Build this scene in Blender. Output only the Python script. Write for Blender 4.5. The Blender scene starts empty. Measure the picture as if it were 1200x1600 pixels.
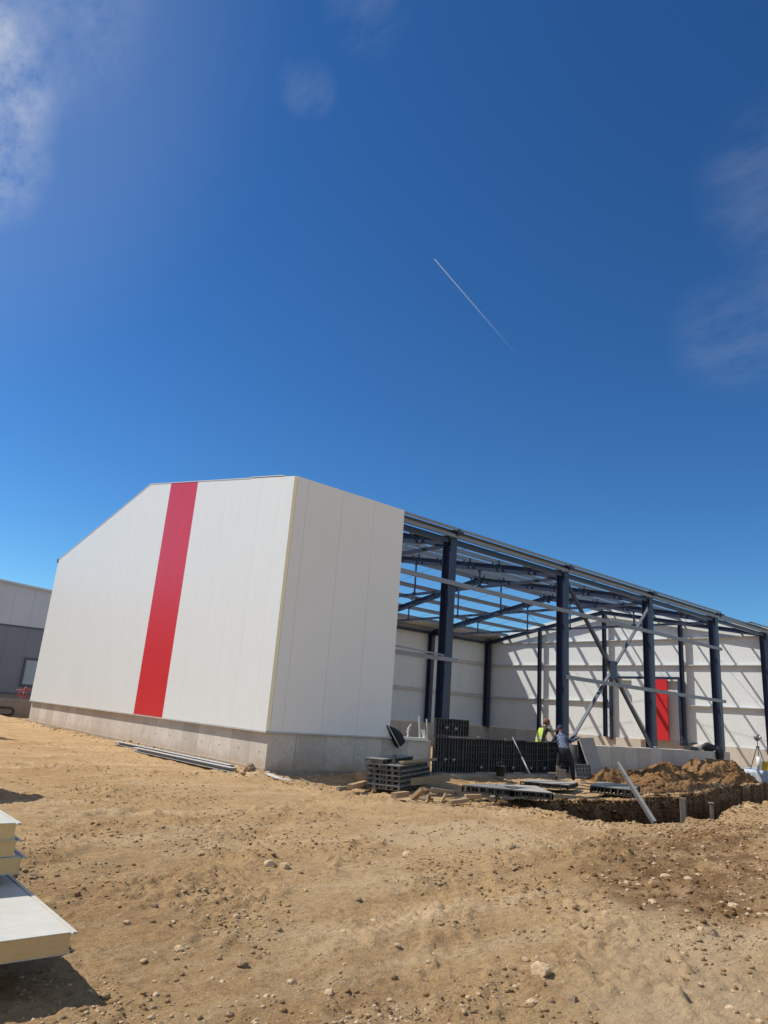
import bpy, math, random
import numpy as np
from mathutils import Vector, Matrix
C = bpy.context
S = C.scene
COL = S.collection
R = math.radians
random.seed(7)

# ------------------------------------------------------------ camera
CAM = Vector((-9.3243, -14.9261, 1.6))
yaw, pitch, roll = 0.8755, 0.2778, 0.0755
Fw = Vector((math.cos(yaw)*math.cos(pitch), math.sin(yaw)*math.cos(pitch), math.sin(pitch)))
Rt = Vector((math.sin(yaw), -math.cos(yaw), 0))
Up = Rt.cross(Fw)
R2 = Rt*math.cos(roll) + Up*math.sin(roll)
U2 = -Rt*math.sin(roll) + Up*math.cos(roll)
cd = bpy.data.cameras.new('camera'); cam = bpy.data.objects.new('camera', cd); COL.objects.link(cam)
cam.matrix_world = Matrix(((R2.x, U2.x, -Fw.x, CAM.x), (R2.y, U2.y, -Fw.y, CAM.y), (R2.z, U2.z, -Fw.z, CAM.z), (0, 0, 0, 1)))
cd.sensor_width = 36; cd.sensor_fit = 'HORIZONTAL'; cd.lens = 36*1093.03/1200
cd.clip_start = .05; cd.clip_end = 20000
S.camera = cam
S.render.resolution_x = 768; S.render.resolution_y = 1024

# ------------------------------------------------------------ light
SUN_DIR = Vector((-1, 1.25, 2.0)).normalized()          # towards the sun
EL = math.asin(SUN_DIR.z)
W = bpy.data.worlds.new('World'); S.world = W; W.use_nodes = True
nt = W.node_tree; N = nt.nodes; L = nt.links
for n in list(N): N.remove(n)
out = N.new('ShaderNodeOutputWorld'); bg = N.new('ShaderNodeBackground'); sky = N.new('ShaderNodeTexSky')
sky.sky_type = 'NISHITA'; sky.sun_disc = False; sky.sun_elevation = EL
sky.sun_rotation = math.atan2(SUN_DIR.x, SUN_DIR.y)
sky.air_density = 1.0; sky.dust_density = 0.1; sky.ozone_density = 2.5; sky.altitude = 300
hs = N.new('ShaderNodeHueSaturation'); hs.inputs['Saturation'].default_value = 1.18; hs.inputs['Value'].default_value = 1.0
gm = N.new('ShaderNodeGamma'); gm.inputs[1].default_value = 1.2
tint = N.new('ShaderNodeMixRGB'); tint.blend_type = 'MULTIPLY'; tint.inputs[0].default_value = 1; tint.inputs[2].default_value = (.74, 1.03, 1.16, 1)
# thin cirrus, upper-left glare wisps and unseen fill cloud, placed by direction
tc = N.new('ShaderNodeTexCoord')
def sky_dir(az, el): return (math.cos(R(az))*math.cos(R(el)), math.sin(R(az))*math.cos(R(el)), math.sin(R(el)))
mp = N.new('ShaderNodeMapping'); mp.inputs['Rotation'].default_value = (R(25), R(-20), R(40)); mp.inputs['Scale'].default_value = (4, 1.1, 4)
L.new(tc.outputs['Generated'], mp.inputs[0])
cn = N.new('ShaderNodeTexNoise'); cn.inputs['Scale'].default_value = 3.4; cn.inputs['Detail'].default_value = 10; cn.inputs['Roughness'].default_value = .66; cn.inputs['Distortion'].default_value = 0
L.new(mp.outputs[0], cn.inputs[0])
cr = N.new('ShaderNodeMapRange'); cr.inputs[1].default_value = .38; cr.inputs[2].default_value = .72
L.new(cn.outputs[0], cr.inputs[0])
def mth(op, a, b, tree=None):
    n = N.new('ShaderNodeMath'); n.operation = op
    for i, v in enumerate((a, b)):
        if v is None: continue
        if hasattr(v, 'links'): L.new(v, n.inputs[i])
        else: n.inputs[i].default_value = v
    return n.outputs[0]
total = None
for az, el, rad, amt in ((91, 38.5, 8, 1.0), (88, 35, 6, .7), (92, 46, 12, .35), (61.2, 46.2, 2.4, .13), (56, 51.5, 3.5, .13), (16.0, 38.0, 7, .14), (21.0, 29.0, 5.5, .13), (14.5, 31, 8, .16), (-100, 42, 75, 1.5), (-175, 30, 40, 1.2)):  # first entries paint upper-left glare as wisps; last ones add unseen fill cloud
    d = N.new('ShaderNodeVectorMath'); d.operation = 'DOT_PRODUCT'; d.inputs[1].default_value = sky_dir(az, el)
    nz = N.new('ShaderNodeVectorMath'); nz.operation = 'NORMALIZE'; L.new(tc.outputs['Generated'], nz.inputs[0]); L.new(nz.outputs[0], d.inputs[0])
    r = N.new('ShaderNodeMapRange'); r.interpolation_type = 'SMOOTHSTEP'
    r.inputs[1].default_value = math.cos(R(rad)); r.inputs[2].default_value = 1.0; r.inputs[4].default_value = amt
    L.new(d.outputs['Value'], r.inputs[0])
    total = r.outputs[0] if total is None else mth('MAXIMUM', total, r.outputs[0])
hz = N.new('ShaderNodeVectorMath'); hz.operation = 'DOT_PRODUCT'; hz.inputs[1].default_value = sky_dir(101, 41)  # broad pale haze painted round the upper-left glare
hzn = N.new('ShaderNodeVectorMath'); hzn.operation = 'NORMALIZE'; L.new(tc.outputs['Generated'], hzn.inputs[0]); L.new(hzn.outputs[0], hz.inputs[0])
hr = N.new('ShaderNodeMapRange'); hr.interpolation_type = 'SMOOTHERSTEP'; hr.inputs[1].default_value = math.cos(R(30)); hr.inputs[2].default_value = math.cos(R(3)); hr.inputs[4].default_value = .11
L.new(hz.outputs['Value'], hr.inputs[0])
fac = mth('ADD', mth('MULTIPLY', total, cr.outputs[0]), hr.outputs[0])
lim = N.new('ShaderNodeMath'); lim.operation = 'MINIMUM'; lim.inputs[1].default_value = .92; L.new(fac, lim.inputs[0]); fac = lim.outputs[0]
cm = N.new('ShaderNodeMixRGB'); cm.inputs[2].default_value = (8.6, 9.4, 10.6, 1)
L.new(sky.outputs[0], hs.inputs['Color']); L.new(hs.outputs[0], gm.inputs[0]); L.new(gm.outputs[0], tint.inputs[1]); L.new(tint.outputs[0], cm.inputs[1]); L.new(fac, cm.inputs[0])
L.new(cm.outputs[0], bg.inputs[0]); bg.inputs[1].default_value = .058
L.new(bg.outputs[0], out.inputs[0])
sd = bpy.data.lights.new('sun', 'SUN'); so = bpy.data.objects.new('sun', sd); COL.objects.link(so)
sd.energy = 4.0; sd.angle = R(.55); sd.color = (1, .95, .87)
so.rotation_euler = SUN_DIR.to_track_quat('Z', 'Y').to_euler()
S.view_settings.view_transform = 'Standard'; S.view_settings.look = 'None'
S.view_settings.exposure = 0.3; S.view_settings.gamma = 1

# ------------------------------------------------------------ helpers: pixels <-> world
def ray(u, v):
    return (Fw + R2*((u-600)/1093.03) - U2*((v-800)/1093.03)).normalized()
def bz(u, v, z=0.): d = ray(u, v); return CAM + d*((z-CAM.z)/d.z)
def by(u, v, y=0.): d = ray(u, v); return CAM + d*((y-CAM.y)/d.y)

# ------------------------------------------------------------ materials
def mat(name, col, rough=.6, metal=0., n1=0., s1=3., n2=0., s2=40., bump=0., bs=60., bd=.01, stretch=(1, 1, 1), spec=.5, col2=None):
    """colour varied by two object-space noises, with a fine bump"""
    m = bpy.data.materials.new(name); m.use_nodes = True
    t = m.node_tree; nn = t.nodes; ll = t.links
    b = nn['Principled BSDF']; b.inputs['Roughness'].default_value = rough; b.inputs['Metallic'].default_value = metal
    b.inputs['Specular IOR Level'].default_value = spec
    co = nn.new('ShaderNodeNewGeometry'); mp = nn.new('ShaderNodeMapping'); mp.inputs['Scale'].default_value = stretch
    ll.new(co.outputs['Position'], mp.inputs[0])
    c2 = col2 or tuple(c*.45 for c in col)
    a = nn.new('ShaderNodeTexNoise'); a.inputs['Scale'].default_value = s1; a.inputs['Detail'].default_value = 6; a.inputs['Roughness'].default_value = .6
    ll.new(mp.outputs[0], a.inputs[0])
    ra = nn.new('ShaderNodeMapRange'); ra.inputs[1].default_value = .42; ra.inputs[2].default_value = .72; ra.inputs[4].default_value = n1
    ll.new(a.outputs[0], ra.inputs[0])
    mx = nn.new('ShaderNodeMixRGB'); mx.inputs[1].default_value = (*col, 1); mx.inputs[2].default_value = (*c2, 1); ll.new(ra.outputs[0], mx.inputs[0])
    o = nn.new('ShaderNodeTexNoise'); o.inputs['Scale'].default_value = s2; o.inputs['Detail'].default_value = 4; ll.new(mp.outputs[0], o.inputs[0])
    ro = nn.new('ShaderNodeMapRange'); ro.inputs[1].default_value = .3; ro.inputs[2].default_value = .7; ro.inputs[3].default_value = 1-n2; ro.inputs[4].default_value = 1+n2
    ll.new(o.outputs[0], ro.inputs[0])
    hv = nn.new('ShaderNodeHueSaturation'); ll.new(mx.outputs[0], hv.inputs['Color']); ll.new(ro.outputs[0], hv.inputs['Value'])
    ll.new(hv.outputs[0], b.inputs['Base Color'])
    if bump:
        k = nn.new('ShaderNodeTexNoise'); k.inputs['Scale'].default_value = bs; k.inputs['Detail'].default_value = 5; ll.new(mp.outputs[0], k.inputs[0])
        bp = nn.new('ShaderNodeBump'); bp.inputs['Strength'].default_value = bump; bp.inputs['Distance'].default_value = bd
        ll.new(k.outputs[0], bp.inputs['Height']); ll.new(bp.outputs[0], b.inputs['Normal'])
    return m
def ribbed(m, axis, period, depth):
    """adds fine vertical profiling along one axis to a sheet material"""
    t = m.node_tree; nn = t.nodes; ll = t.links; b = nn['Principled BSDF']
    g = nn.new('ShaderNodeNewGeometry'); w = nn.new('ShaderNodeTexWave'); w.bands_direction = axis; w.wave_profile = 'TRI'
    w.inputs['Scale'].default_value = 1/period*.05*3.1416*2/ (2*3.1416) * 1.0
    w.inputs['Scale'].default_value = .05/period*3.1416*2*1.0
    ll.new(g.outputs['Position'], w.inputs[0])
    bp = nn.new('ShaderNodeBump'); bp.inputs['Distance'].default_value = depth; bp.inputs['Strength'].default_value = 1
    ll.new(w.outputs['Fac'], bp.inputs['Height'])
    old = b.inputs['Normal'].links
    if old: ll.new(old[0].from_socket, bp.inputs['Normal'])
    ll.new(bp.outputs[0], b.inputs['Normal'])
    return m
M = {}
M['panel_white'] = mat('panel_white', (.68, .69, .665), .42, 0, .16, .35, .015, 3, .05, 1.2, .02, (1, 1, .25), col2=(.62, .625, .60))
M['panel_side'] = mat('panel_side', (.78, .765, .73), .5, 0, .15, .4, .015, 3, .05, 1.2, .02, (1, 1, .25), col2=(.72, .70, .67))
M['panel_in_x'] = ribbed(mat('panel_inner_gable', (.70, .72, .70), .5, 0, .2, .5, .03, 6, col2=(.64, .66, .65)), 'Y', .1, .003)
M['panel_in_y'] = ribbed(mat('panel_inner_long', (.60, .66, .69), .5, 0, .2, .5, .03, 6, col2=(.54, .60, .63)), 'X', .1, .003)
M['panel_top'] = mat('panel_film', (.54, .52, .45), .55, 0, .5, 2.2, .05, 14, .05, 3, .01, col2=(.46, .44, .38))
M['strip_grey'] = mat('dull_strip', (.15, .145, .135), .8, 0, .7, 5, .15, 30, col2=(.09, .085, .078))
M['joint'] = mat('joint', (.42, .42, .41), .7)
M['red'] = mat('red_sheet', (.56, .022, .026), .38, 0, .12, .5, .03, 4, .04, 1.2, .02, (1, 1, .3))
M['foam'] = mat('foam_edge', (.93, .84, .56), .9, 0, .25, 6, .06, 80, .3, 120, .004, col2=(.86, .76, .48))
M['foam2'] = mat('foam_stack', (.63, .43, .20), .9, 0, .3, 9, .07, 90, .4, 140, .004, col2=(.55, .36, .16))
M['steel'] = mat('steel_dark_paint', (.022, .031, .064), .38, .0, .35, 1.5, .12, 20, .08, 30, .003, col2=(.036, .046, .075))
M['galv'] = mat('galvanised', (.25, .26, .28), .5, .3, .5, 2.5, .10, 25, .08, 30, .003, col2=(.18, .19, .21))
M['galv_dull'] = mat('galvanised_dull', (.27, .28, .29), .5, .4, .5, 2.5, .12, 25, col2=(.19, .20, .205))
M['brace_grey'] = mat('primed_brace', (.075, .085, .105), .5, .1, .7, 2.2, .15, 20, col2=(.06, .065, .08))
M['rail_white'] = mat('pale_rail', (.55, .56, .56), .5, 0, .3, 3, .06, 20)
M['flash'] = mat('white_flashing', (.70, .69, .64), .4, .1, .3, 3, .04, 20, col2=(.5, .49, .45))
M['ledge'] = mat('grey_ledge', (.50, .49, .47), .5, .1, .3, 3, .04, 20)
M['plastic'] = mat('black_formwork_plastic', (.028, .028, .030), .5, 0, .55, 5, .25, 40, .2, 50, .004, col2=(.10, .095, .085))
M['plastic_dusty'] = mat('dusty_formwork_plastic', (.055, .052, .047), .8, 0, .8, 7, .3, 50, .2, 50, .004, col2=(.24, .22, .18))
M['sheet_face'] = mat('formwork_face', (.17, .18, .17), .55, 0, .8, 3, .15, 30, .1, 40, .003, col2=(.34, .31, .25))
M['board_grey'] = mat('grey_board', (.34, .31, .27), .8, 0, .7, 4, .12, 30, .2, 40, .004, (1, 1, .5), col2=(.28, .255, .23))
M['timber'] = mat('timber', (.40, .27, .145), .8, 0, .7, 7, .2, 40, .3, 60, .004, (1, 4, 4), col2=(.25, .165, .09))
M['timber_grey'] = mat('weathered_timber', (.27, .22, .165), .85, 0, .7, 6, .25, 40, .4, 60, .005, (3, 3, 1), col2=(.15, .12, .09))
M['rock'] = mat('rock', (.52, .385, .235), 1, 0, .8, 12, .2, 70, .5, 70, .006, col2=(.36, .26, .165), spec=.1)
M['rock_grey'] = mat('rock_grey', (.30, .21, .13), 1, 0, .8, 12, .2, 70, .5, 70, .006, col2=(.20, .15, .10), spec=.1)
M['black_cloth'] = mat('black_cloth', (.012, .013, .018), .75, 0, .3, 6, .2, 30)
M['tarp'] = mat('pale_tarp', (.42, .46, .50), .5, 0, .4, 3, .06, 20, .3, 8, .02, (3, 3, .6), col2=(.33, .37, .42))
M['yellow'] = mat('yellow_case', (.62, .38, .03), .5, 0, .3, 8, .05, 30)
M['white_plastic'] = mat('white_plastic', (.75, .74, .70), .4, 0, .3, 10, .04, 30)
M['rebar'] = mat('rusty_rebar', (.07, .04, .025), .8, .2, .6, 6, .2, 60, col2=(.04, .025, .018))
M['hivis'] = mat('hivis_yellow', (.44, .58, .08), .7, 0, .2, 12, .05, 40)
M['reflect'] = mat('reflective_tape', (.65, .66, .62), .35)
M['jacket'] = mat('olive_jacket', (.10, .085, .055), .9, 0, .5, 14, .15, 50, col2=(.06, .055, .04))
M['sleeve'] = mat('grey_sleeve', (.30, .27, .23), .9, 0, .4, 14, .1, 50)
M['trousers'] = mat('black_trousers', (.016, .016, .018), .9, 0, .4, 12, .2, 50, col2=(.05, .045, .04))
M['dusty_leg'] = mat('dusty_trouser_leg', (.20, .16, .14), .9, 0, .8, 14, .2, 50, col2=(.06, .05, .05))
M['boot'] = mat('work_boot', (.03, .022, .016), .8, 0, .5, 20, .2, 50)
M['skin'] = mat('skin', (.42, .22, .14), .55)
M['glove'] = mat('work_glove', (.34, .26, .18), .9)
M['navy'] = mat('navy_cap', (.03, .035, .075), .9)
M['hood'] = mat('brown_hood', (.19, .095, .07), .9)
M['nb_up'] = mat('grey_cladding', (.52, .54, .56), .5, 0, .2, .6, .02, 6)
M['nb_low'] = mat('dark_cladding', (.20, .20, .235), .5, 0, .2, .6, .02, 6)
M['glass'] = mat('window_glass', (.30, .36, .40), .08, 0, .2, 1, spec=.8)
M['frame_dark'] = mat('window_frame', (.07, .08, .095), .5)
M['redpaint'] = mat('red_painted_steel', (.40, .06, .05), .5)
M['rubber'] = mat('black_hose', (.02, .02, .02), .6)
M['bucket'] = mat('grey_bucket', (.30, .29, .27), .7, 0, .5, 8, .1, 40)
M['case_dark'] = mat('dark_case', (.03, .035, .035), .6, 0, .5, 9, .2, 40)
# plaid shirt
m = bpy.data.materials.new('plaid_shirt'); m.use_nodes = True; t = m.node_tree
g = t.nodes.new('ShaderNodeNewGeometry'); ck = t.nodes.new('ShaderNodeTexChecker'); ck.inputs['Scale'].default_value = 17
ck.inputs['Color1'].default_value = (.03, .04, .09, 1); ck.inputs['Color2'].default_value = (.19, .22, .30, 1)
t.links.new(g.outputs['Position'], ck.inputs[0]); t.links.new(ck.outputs[0], t.nodes['Principled BSDF'].inputs['Base Color'])
t.nodes['Principled BSDF'].inputs['Roughness'].default_value = .9; M['plaid'] = m
# cast concrete: board-wide tone patches, stains, pores
def concrete(name, c1, c2, dirt):
    m = mat(name, c1, .88, 0, .8, 1.6, .10, 18, .25, 45, .006, (1, 1, .7), col2=c2)
    t = m.node_tree; nn = t.nodes; ll = t.links; b = nn['Principled BSDF']
    src = b.inputs['Base Color'].links[0].from_socket
    g = nn.new('ShaderNodeNewGeometry'); sp = nn.new('ShaderNodeSeparateXYZ'); ll.new(g.outputs['Position'], sp.inputs[0])
    ad = nn.new('ShaderNodeMath'); ad.operation = 'ADD'; ll.new(sp.outputs[0], ad.inputs[0]); ll.new(sp.outputs[1], ad.inputs[1])
    dv = nn.new('ShaderNodeMath'); dv.operation = 'DIVIDE'; dv.inputs[1].default_value = .93; ll.new(ad.outputs[0], dv.inputs[0])
    fl = nn.new('ShaderNodeMath'); fl.operation = 'FLOOR'; ll.new(dv.outputs[0], fl.inputs[0])
    wn = nn.new('ShaderNodeTexWhiteNoise'); wn.noise_dimensions = '1D'; ll.new(fl.outputs[0], wn.inputs['W'])
    fr = nn.new('ShaderNodeMath'); fr.operation = 'FRACT'; ll.new(dv.outputs[0], fr.inputs[0])
    lt = nn.new('ShaderNodeMath'); lt.operation = 'LESS_THAN'; lt.inputs[1].default_value = .022; ll.new(fr.outputs[0], lt.inputs[0])
    mr = nn.new('ShaderNodeMapRange'); mr.inputs[3].default_value = .86; mr.inputs[4].default_value = 1.1; ll.new(wn.outputs[0], mr.inputs[0])
    sb = nn.new('ShaderNodeMath'); sb.operation = 'MULTIPLY_ADD'; sb.inputs[1].default_value = -.3; ll.new(lt.outputs[0], sb.inputs[0]); ll.new(mr.outputs[0], sb.inputs[2])
    hv = nn.new('ShaderNodeHueSaturation'); ll.new(src, hv.inputs['Color']); ll.new(sb.outputs[0], hv.inputs['Value'])
    # splashed earth rising from the ground
    no = nn.new('ShaderNodeTexNoise'); no.inputs['Scale'].default_value = 3.5; no.inputs['Detail'].default_value = 6; ll.new(g.outputs['Position'], no.inputs[0])
    mm = nn.new('ShaderNodeMath'); mm.operation = 'MULTIPLY_ADD'; mm.inputs[1].default_value = -.55; ll.new(no.outputs[0], mm.inputs[0]); ll.new(sp.outputs[2], mm.inputs[2])
    rr = nn.new('ShaderNodeMapRange'); rr.inputs[1].default_value = .12; rr.inputs[2].default_value = -.22; rr.inputs[4].default_value = .75; ll.new(mm.outputs[0], rr.inputs[0])
    mx = nn.new('ShaderNodeMixRGB'); mx.inputs[2].default_value = (*dirt, 1); ll.new(rr.outputs[0], mx.inputs[0]); ll.new(hv.outputs[0], mx.inputs[1])
    ll.new(mx.outputs[0], b.inputs['Base Color'])
    return m
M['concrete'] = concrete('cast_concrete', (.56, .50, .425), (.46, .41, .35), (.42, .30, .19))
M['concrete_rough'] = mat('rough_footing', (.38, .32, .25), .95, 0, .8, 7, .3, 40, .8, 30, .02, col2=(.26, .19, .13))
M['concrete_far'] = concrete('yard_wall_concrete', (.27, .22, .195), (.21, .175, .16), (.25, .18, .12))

# earth
def earth(name, attr=True, tone=None):
    m = bpy.data.materials.new(name); m.use_nodes = True; t = m.node_tree; nn = t.nodes; ll = t.links; b = nn['Principled BSDF']
    b.inputs['Roughness'].default_value = 1; b.inputs['Specular IOR Level'].default_value = .1
    g = nn.new('ShaderNodeNewGeometry')
    def noise(scale, det=6, rough=.6, st=None, dist=0):
        n = nn.new('ShaderNodeTexNoise'); n.inputs['Scale'].default_value = scale; n.inputs['Detail'].default_value = det; n.inputs['Roughness'].default_value = rough; n.inputs['Distortion'].default_value = dist
        if st:
            p = nn.new('ShaderNodeMapping'); p.inputs['Rotation'].default_value = (0, 0, R(40)); p.inputs['Scale'].default_value = st; ll.new(g.outputs['Position'], p.inputs[0]); ll.new(p.outputs[0], n.inputs[0])
        else: ll.new(g.outputs['Position'], n.inputs[0])
        return n.outputs[0]
    def rng(s, a, c, o0=0., o1=1.):
        r = nn.new('ShaderNodeMapRange'); r.inputs[1].default_value = a; r.inputs[2].default_value = c; r.inputs[3].default_value = o0; r.inputs[4].default_value = o1; ll.new(s, r.inputs[0]); return r.outputs[0]
    def mix(f, a, c):
        x = nn.new('ShaderNodeMixRGB')
        for i, v in ((0, f), (1, a), (2, c)):
            if hasattr(v, 'links'): ll.new(v, x.inputs[i])
            elif i == 0: x.inputs[0].default_value = v
            else: x.inputs[i].default_value = (*v, 1)
        return x.outputs[0]
    c = mix(rng(noise(.5), .35, .65), (.57, .375, .185), (.44, .275, .125))
    c = mix(rng(noise(.9, st=(.35, 1.6, 1)), .48, .72), c, (.65, .48, .28))
    c = mix(rng(noise(2.6, 8, .7), .52, .72, 0, .8), c, (.335, .195, .095))
    c = mix(rng(noise(14, 8, .75), .50, .66, 0, .8), c, (.27, .155, .07))
    c = mix(rng(noise(34, 6, .8), .54, .66, 0, .7), c, (.23, .13, .06))
    c = mix(rng(noise(60, 4, .8), .53, .66, 0, .75), c, (.66, .52, .35))
    v = nn.new('ShaderNodeTexVoronoi'); v.inputs['Scale'].default_value = 26; ll.new(g.outputs['Position'], v.inputs[0])
    sel = nn.new('ShaderNodeSeparateColor'); ll.new(v.outputs['Color'], sel.inputs[0])
    ms = nn.new('ShaderNodeMath'); ms.operation = 'MULTIPLY'; ll.new(rng(sel.outputs[0], .86, .88), ms.inputs[0]); ll.new(rng(v.outputs['Distance'], .30, .22), ms.inputs[1])
    c = mix(ms.outputs[0], c, (.56, .46, .34))
    if attr:
        a = nn.new('ShaderNodeAttribute'); a.attribute_name = 'damp'  # damp soil, plus shade painted in the trench and before the low plinth
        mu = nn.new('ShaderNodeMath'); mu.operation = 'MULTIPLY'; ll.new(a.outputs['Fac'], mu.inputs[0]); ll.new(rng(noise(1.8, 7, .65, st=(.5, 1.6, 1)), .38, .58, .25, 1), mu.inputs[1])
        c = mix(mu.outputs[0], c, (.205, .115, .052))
        a3 = nn.new('ShaderNodeAttribute'); a3.attribute_name = 'trench_shade'  # shade of the trench walls put into the soil colour
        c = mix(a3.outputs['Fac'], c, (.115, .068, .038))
        a2 = nn.new('ShaderNodeAttribute'); a2.attribute_name = 'packed'
        c = mix(a2.outputs['Fac'], c, (.60, .445, .27))
    if tone:
        tn = nn.new('ShaderNodeMixRGB'); tn.blend_type = 'MULTIPLY'; tn.inputs[0].default_value = 1; tn.inputs[2].default_value = (*tone, 1); ll.new(c, tn.inputs[1]); c = tn.outputs[0]
    ll.new(c, b.inputs['Base Color'])
    hs_ = [(noise(9, 8, .72), .05), (noise(34, 7, .8), .040), (noise(120, 4, .7), .012), (noise(5, 6, .6, st=(.35, 2.2, 1)), .045)]
    acc = None
    for s, w in hs_:
        x = nn.new('ShaderNodeMath'); x.operation = 'MULTIPLY_ADD'; x.inputs[1].default_value = w; ll.new(s, x.inputs[0])
        if acc: ll.new(acc, x.inputs[2])
        else: x.inputs[2].default_value = 0
        acc = x.outputs[0]
    x = nn.new('ShaderNodeMath'); x.operation = 'MULTIPLY_ADD'; x.inputs[1].default_value = .014; ll.new(ms.outputs[0], x.inputs[0]); ll.new(acc, x.inputs[2])
    bp = nn.new('ShaderNodeBump'); bp.inputs['Strength'].default_value = .85; bp.inputs['Distance'].default_value = 1.0; ll.new(x.outputs[0], bp.inputs['Height']); ll.new(bp.outputs[0], b.inputs['Normal'])
    return m
M['earth'] = earth('bare_earth'); M['earth_pile'] = earth('heaped_earth', False); M['earth_heap'] = earth('fresh_heaped_earth', False, (.54, .46, .41))

# ------------------------------------------------------------ object helpers
def tag(o, label=None, cat=None, group=None, kind=None):
    if label: o['label'] = label
    if cat: o['category'] = cat
    if group: o['group'] = group
    if kind: o['kind'] = kind
    return o
def empty(name, loc=(0, 0, 0), rz=0, **k):
    o = bpy.data.objects.new(name, None); COL.objects.link(o); o.location = loc; o.rotation_euler = (0, 0, rz)
    return tag(o, **k)
class MB:
    def __init__(s): s.v = []; s.f = []; s.mi = []; s.sm = []
    def add(s, vs, fs, mi=0, smooth=False):
        b = len(s.v); s.v += [tuple(v) for v in vs]
        for f in fs: s.f.append([i+b for i in f]); s.mi.append(mi); s.sm.append(smooth)
        return s
    def box(s, x0, x1, y0, y1, z0, z1, mi=0):
        if x0 > x1: x0, x1 = x1, x0
        if y0 > y1: y0, y1 = y1, y0
        if z0 > z1: z0, z1 = z1, z0
        return s.add([(x0, y0, z0), (x1, y0, z0), (x1, y1, z0), (x0, y1, z0), (x0, y0, z1), (x1, y0, z1), (x1, y1, z1), (x0, y1, z1)],
                     [(0, 3, 2, 1), (4, 5, 6, 7), (0, 1, 5, 4), (1, 2, 6, 5), (2, 3, 7, 6), (3, 0, 4, 7)], mi)
    def prism(s, sec, p, q, up=(0, 0, 1), mi=0, smooth=False, cap=True):
        """closed section [(side, up)] swept from p to q"""
        p = Vector(p); q = Vector(q); d = (q-p).normalized(); u = Vector(up)
        sd_ = d.cross(u)
        if sd_.length < 1e-4: sd_ = d.cross(Vector((1, 0, 0)))
        sd_.normalize(); u = sd_.cross(d)
        n = len(sec); vs = [p+sd_*a+u*b for a, b in sec]+[q+sd_*a+u*b for a, b in sec]
        fs = [(i, (i+1) % n, n+(i+1) % n, n+i) for i in range(n)]
        if cap: fs += [tuple(range(n-1, -1, -1)), tuple(range(n, 2*n))]
        return s.add(vs, fs, mi, smooth)
    def bar(s, p, q, w, h, up=(0, 0, 1), mi=0):
        return s.prism([(-w/2, -h/2), (w/2, -h/2), (w/2, h/2), (-w/2, h/2)], p, q, up, mi)
    def tube(s, p, q, r, n=8, mi=0):
        return s.prism([(r*math.cos(2*math.pi*i/n), r*math.sin(2*math.pi*i/n)) for i in range(n)], p, q, (0.02, .01, 1), mi, True)
    def path(s, pts, r, n=6, mi=0):
        for a, b in zip(pts, pts[1:]): s.tube(a, b, r, n, mi)
        return s
    def ibeam(s, p, q, h, b, t=.016, up=(0, 0, 1), mi=0):
        w = .011
        return s.prism([(-b/2, -h/2), (b/2, -h/2), (b/2, -h/2+t), (w/2, -h/2+t), (w/2, h/2-t), (b/2, h/2-t), (b/2, h/2), (-b/2, h/2), (-b/2, h/2-t), (-w/2, h/2-t), (-w/2, -h/2+t), (-b/2, -h/2+t)], p, q, up, mi)
    def zee(s, p, q, h=.2, b=.07, t=.004, up=(0, 0, 1), mi=0, flip=1):
        t = max(t, .004)
        sec = [(-t/2, -h/2), (b, -h/2), (b, -h/2+t), (t/2, -h/2+t), (t/2, h/2), (-b, h/2), (-b, h/2-t), (-t/2, h/2-t)]
        if flip < 0: sec = [(-a, c) for a, c in reversed(sec)]
        return s.prism(sec, p, q, up, mi)
    def cee(s, p, q, h=.2, b=.07, t=.005, up=(0, 0, 1), mi=0, flip=1):
        sec = [(0, -h/2), (b, -h/2), (b, -h/2+t), (t, -h/2+t), (t, h/2-t), (b, h/2-t), (b, h/2), (0, h/2)]
        if flip < 0: sec = [(-a, c) for a, c in reversed(sec)]
        return s.prism(sec, p, q, up, mi)
    def obox(s, pts4, th, mi=0):
        """slab from four top corners, thickness down"""
        P = [Vector(p) for p in pts4]; n = (P[1]-P[0]).cross(P[3]-P[0]).normalized()
        if n.z < 0: P = P[::-1]; n = -n
        Q = [p-n*th for p in P]
        return s.add(P+Q, [(0, 1, 2, 3), (7, 6, 5, 4), (0, 4, 5, 1), (1, 5, 6, 2), (2, 6, 7, 3), (3, 7, 4, 0)], mi)
    def build(s, name, mats, parent=None, bevel=0.):
        me = bpy.data.meshes.new(name); me.from_pydata(s.v, [], s.f); me.update()
        if not isinstance(mats, (list, tuple)): mats = [mats]
        for m_ in mats: me.materials.append(M[m_] if isinstance(m_, str) else m_)
        me.polygons.foreach_set('material_index', s.mi); me.polygons.foreach_set('use_smooth', s.sm)
        o = bpy.data.objects.new(name, me); COL.objects.link(o)
        if parent: o.parent = parent
        if bevel:
            b = o.modifiers.new('bevel', 'BEVEL'); b.width = bevel; b.segments = 2; b.limit_method = 'ANGLE'
        return o
def copy_tree(o, parent=None):
    c = o.copy(); COL.objects.link(c)
    if parent: c.parent = parent
    for ch in list(o.children): copy_tree(ch, c)
    return c

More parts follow.
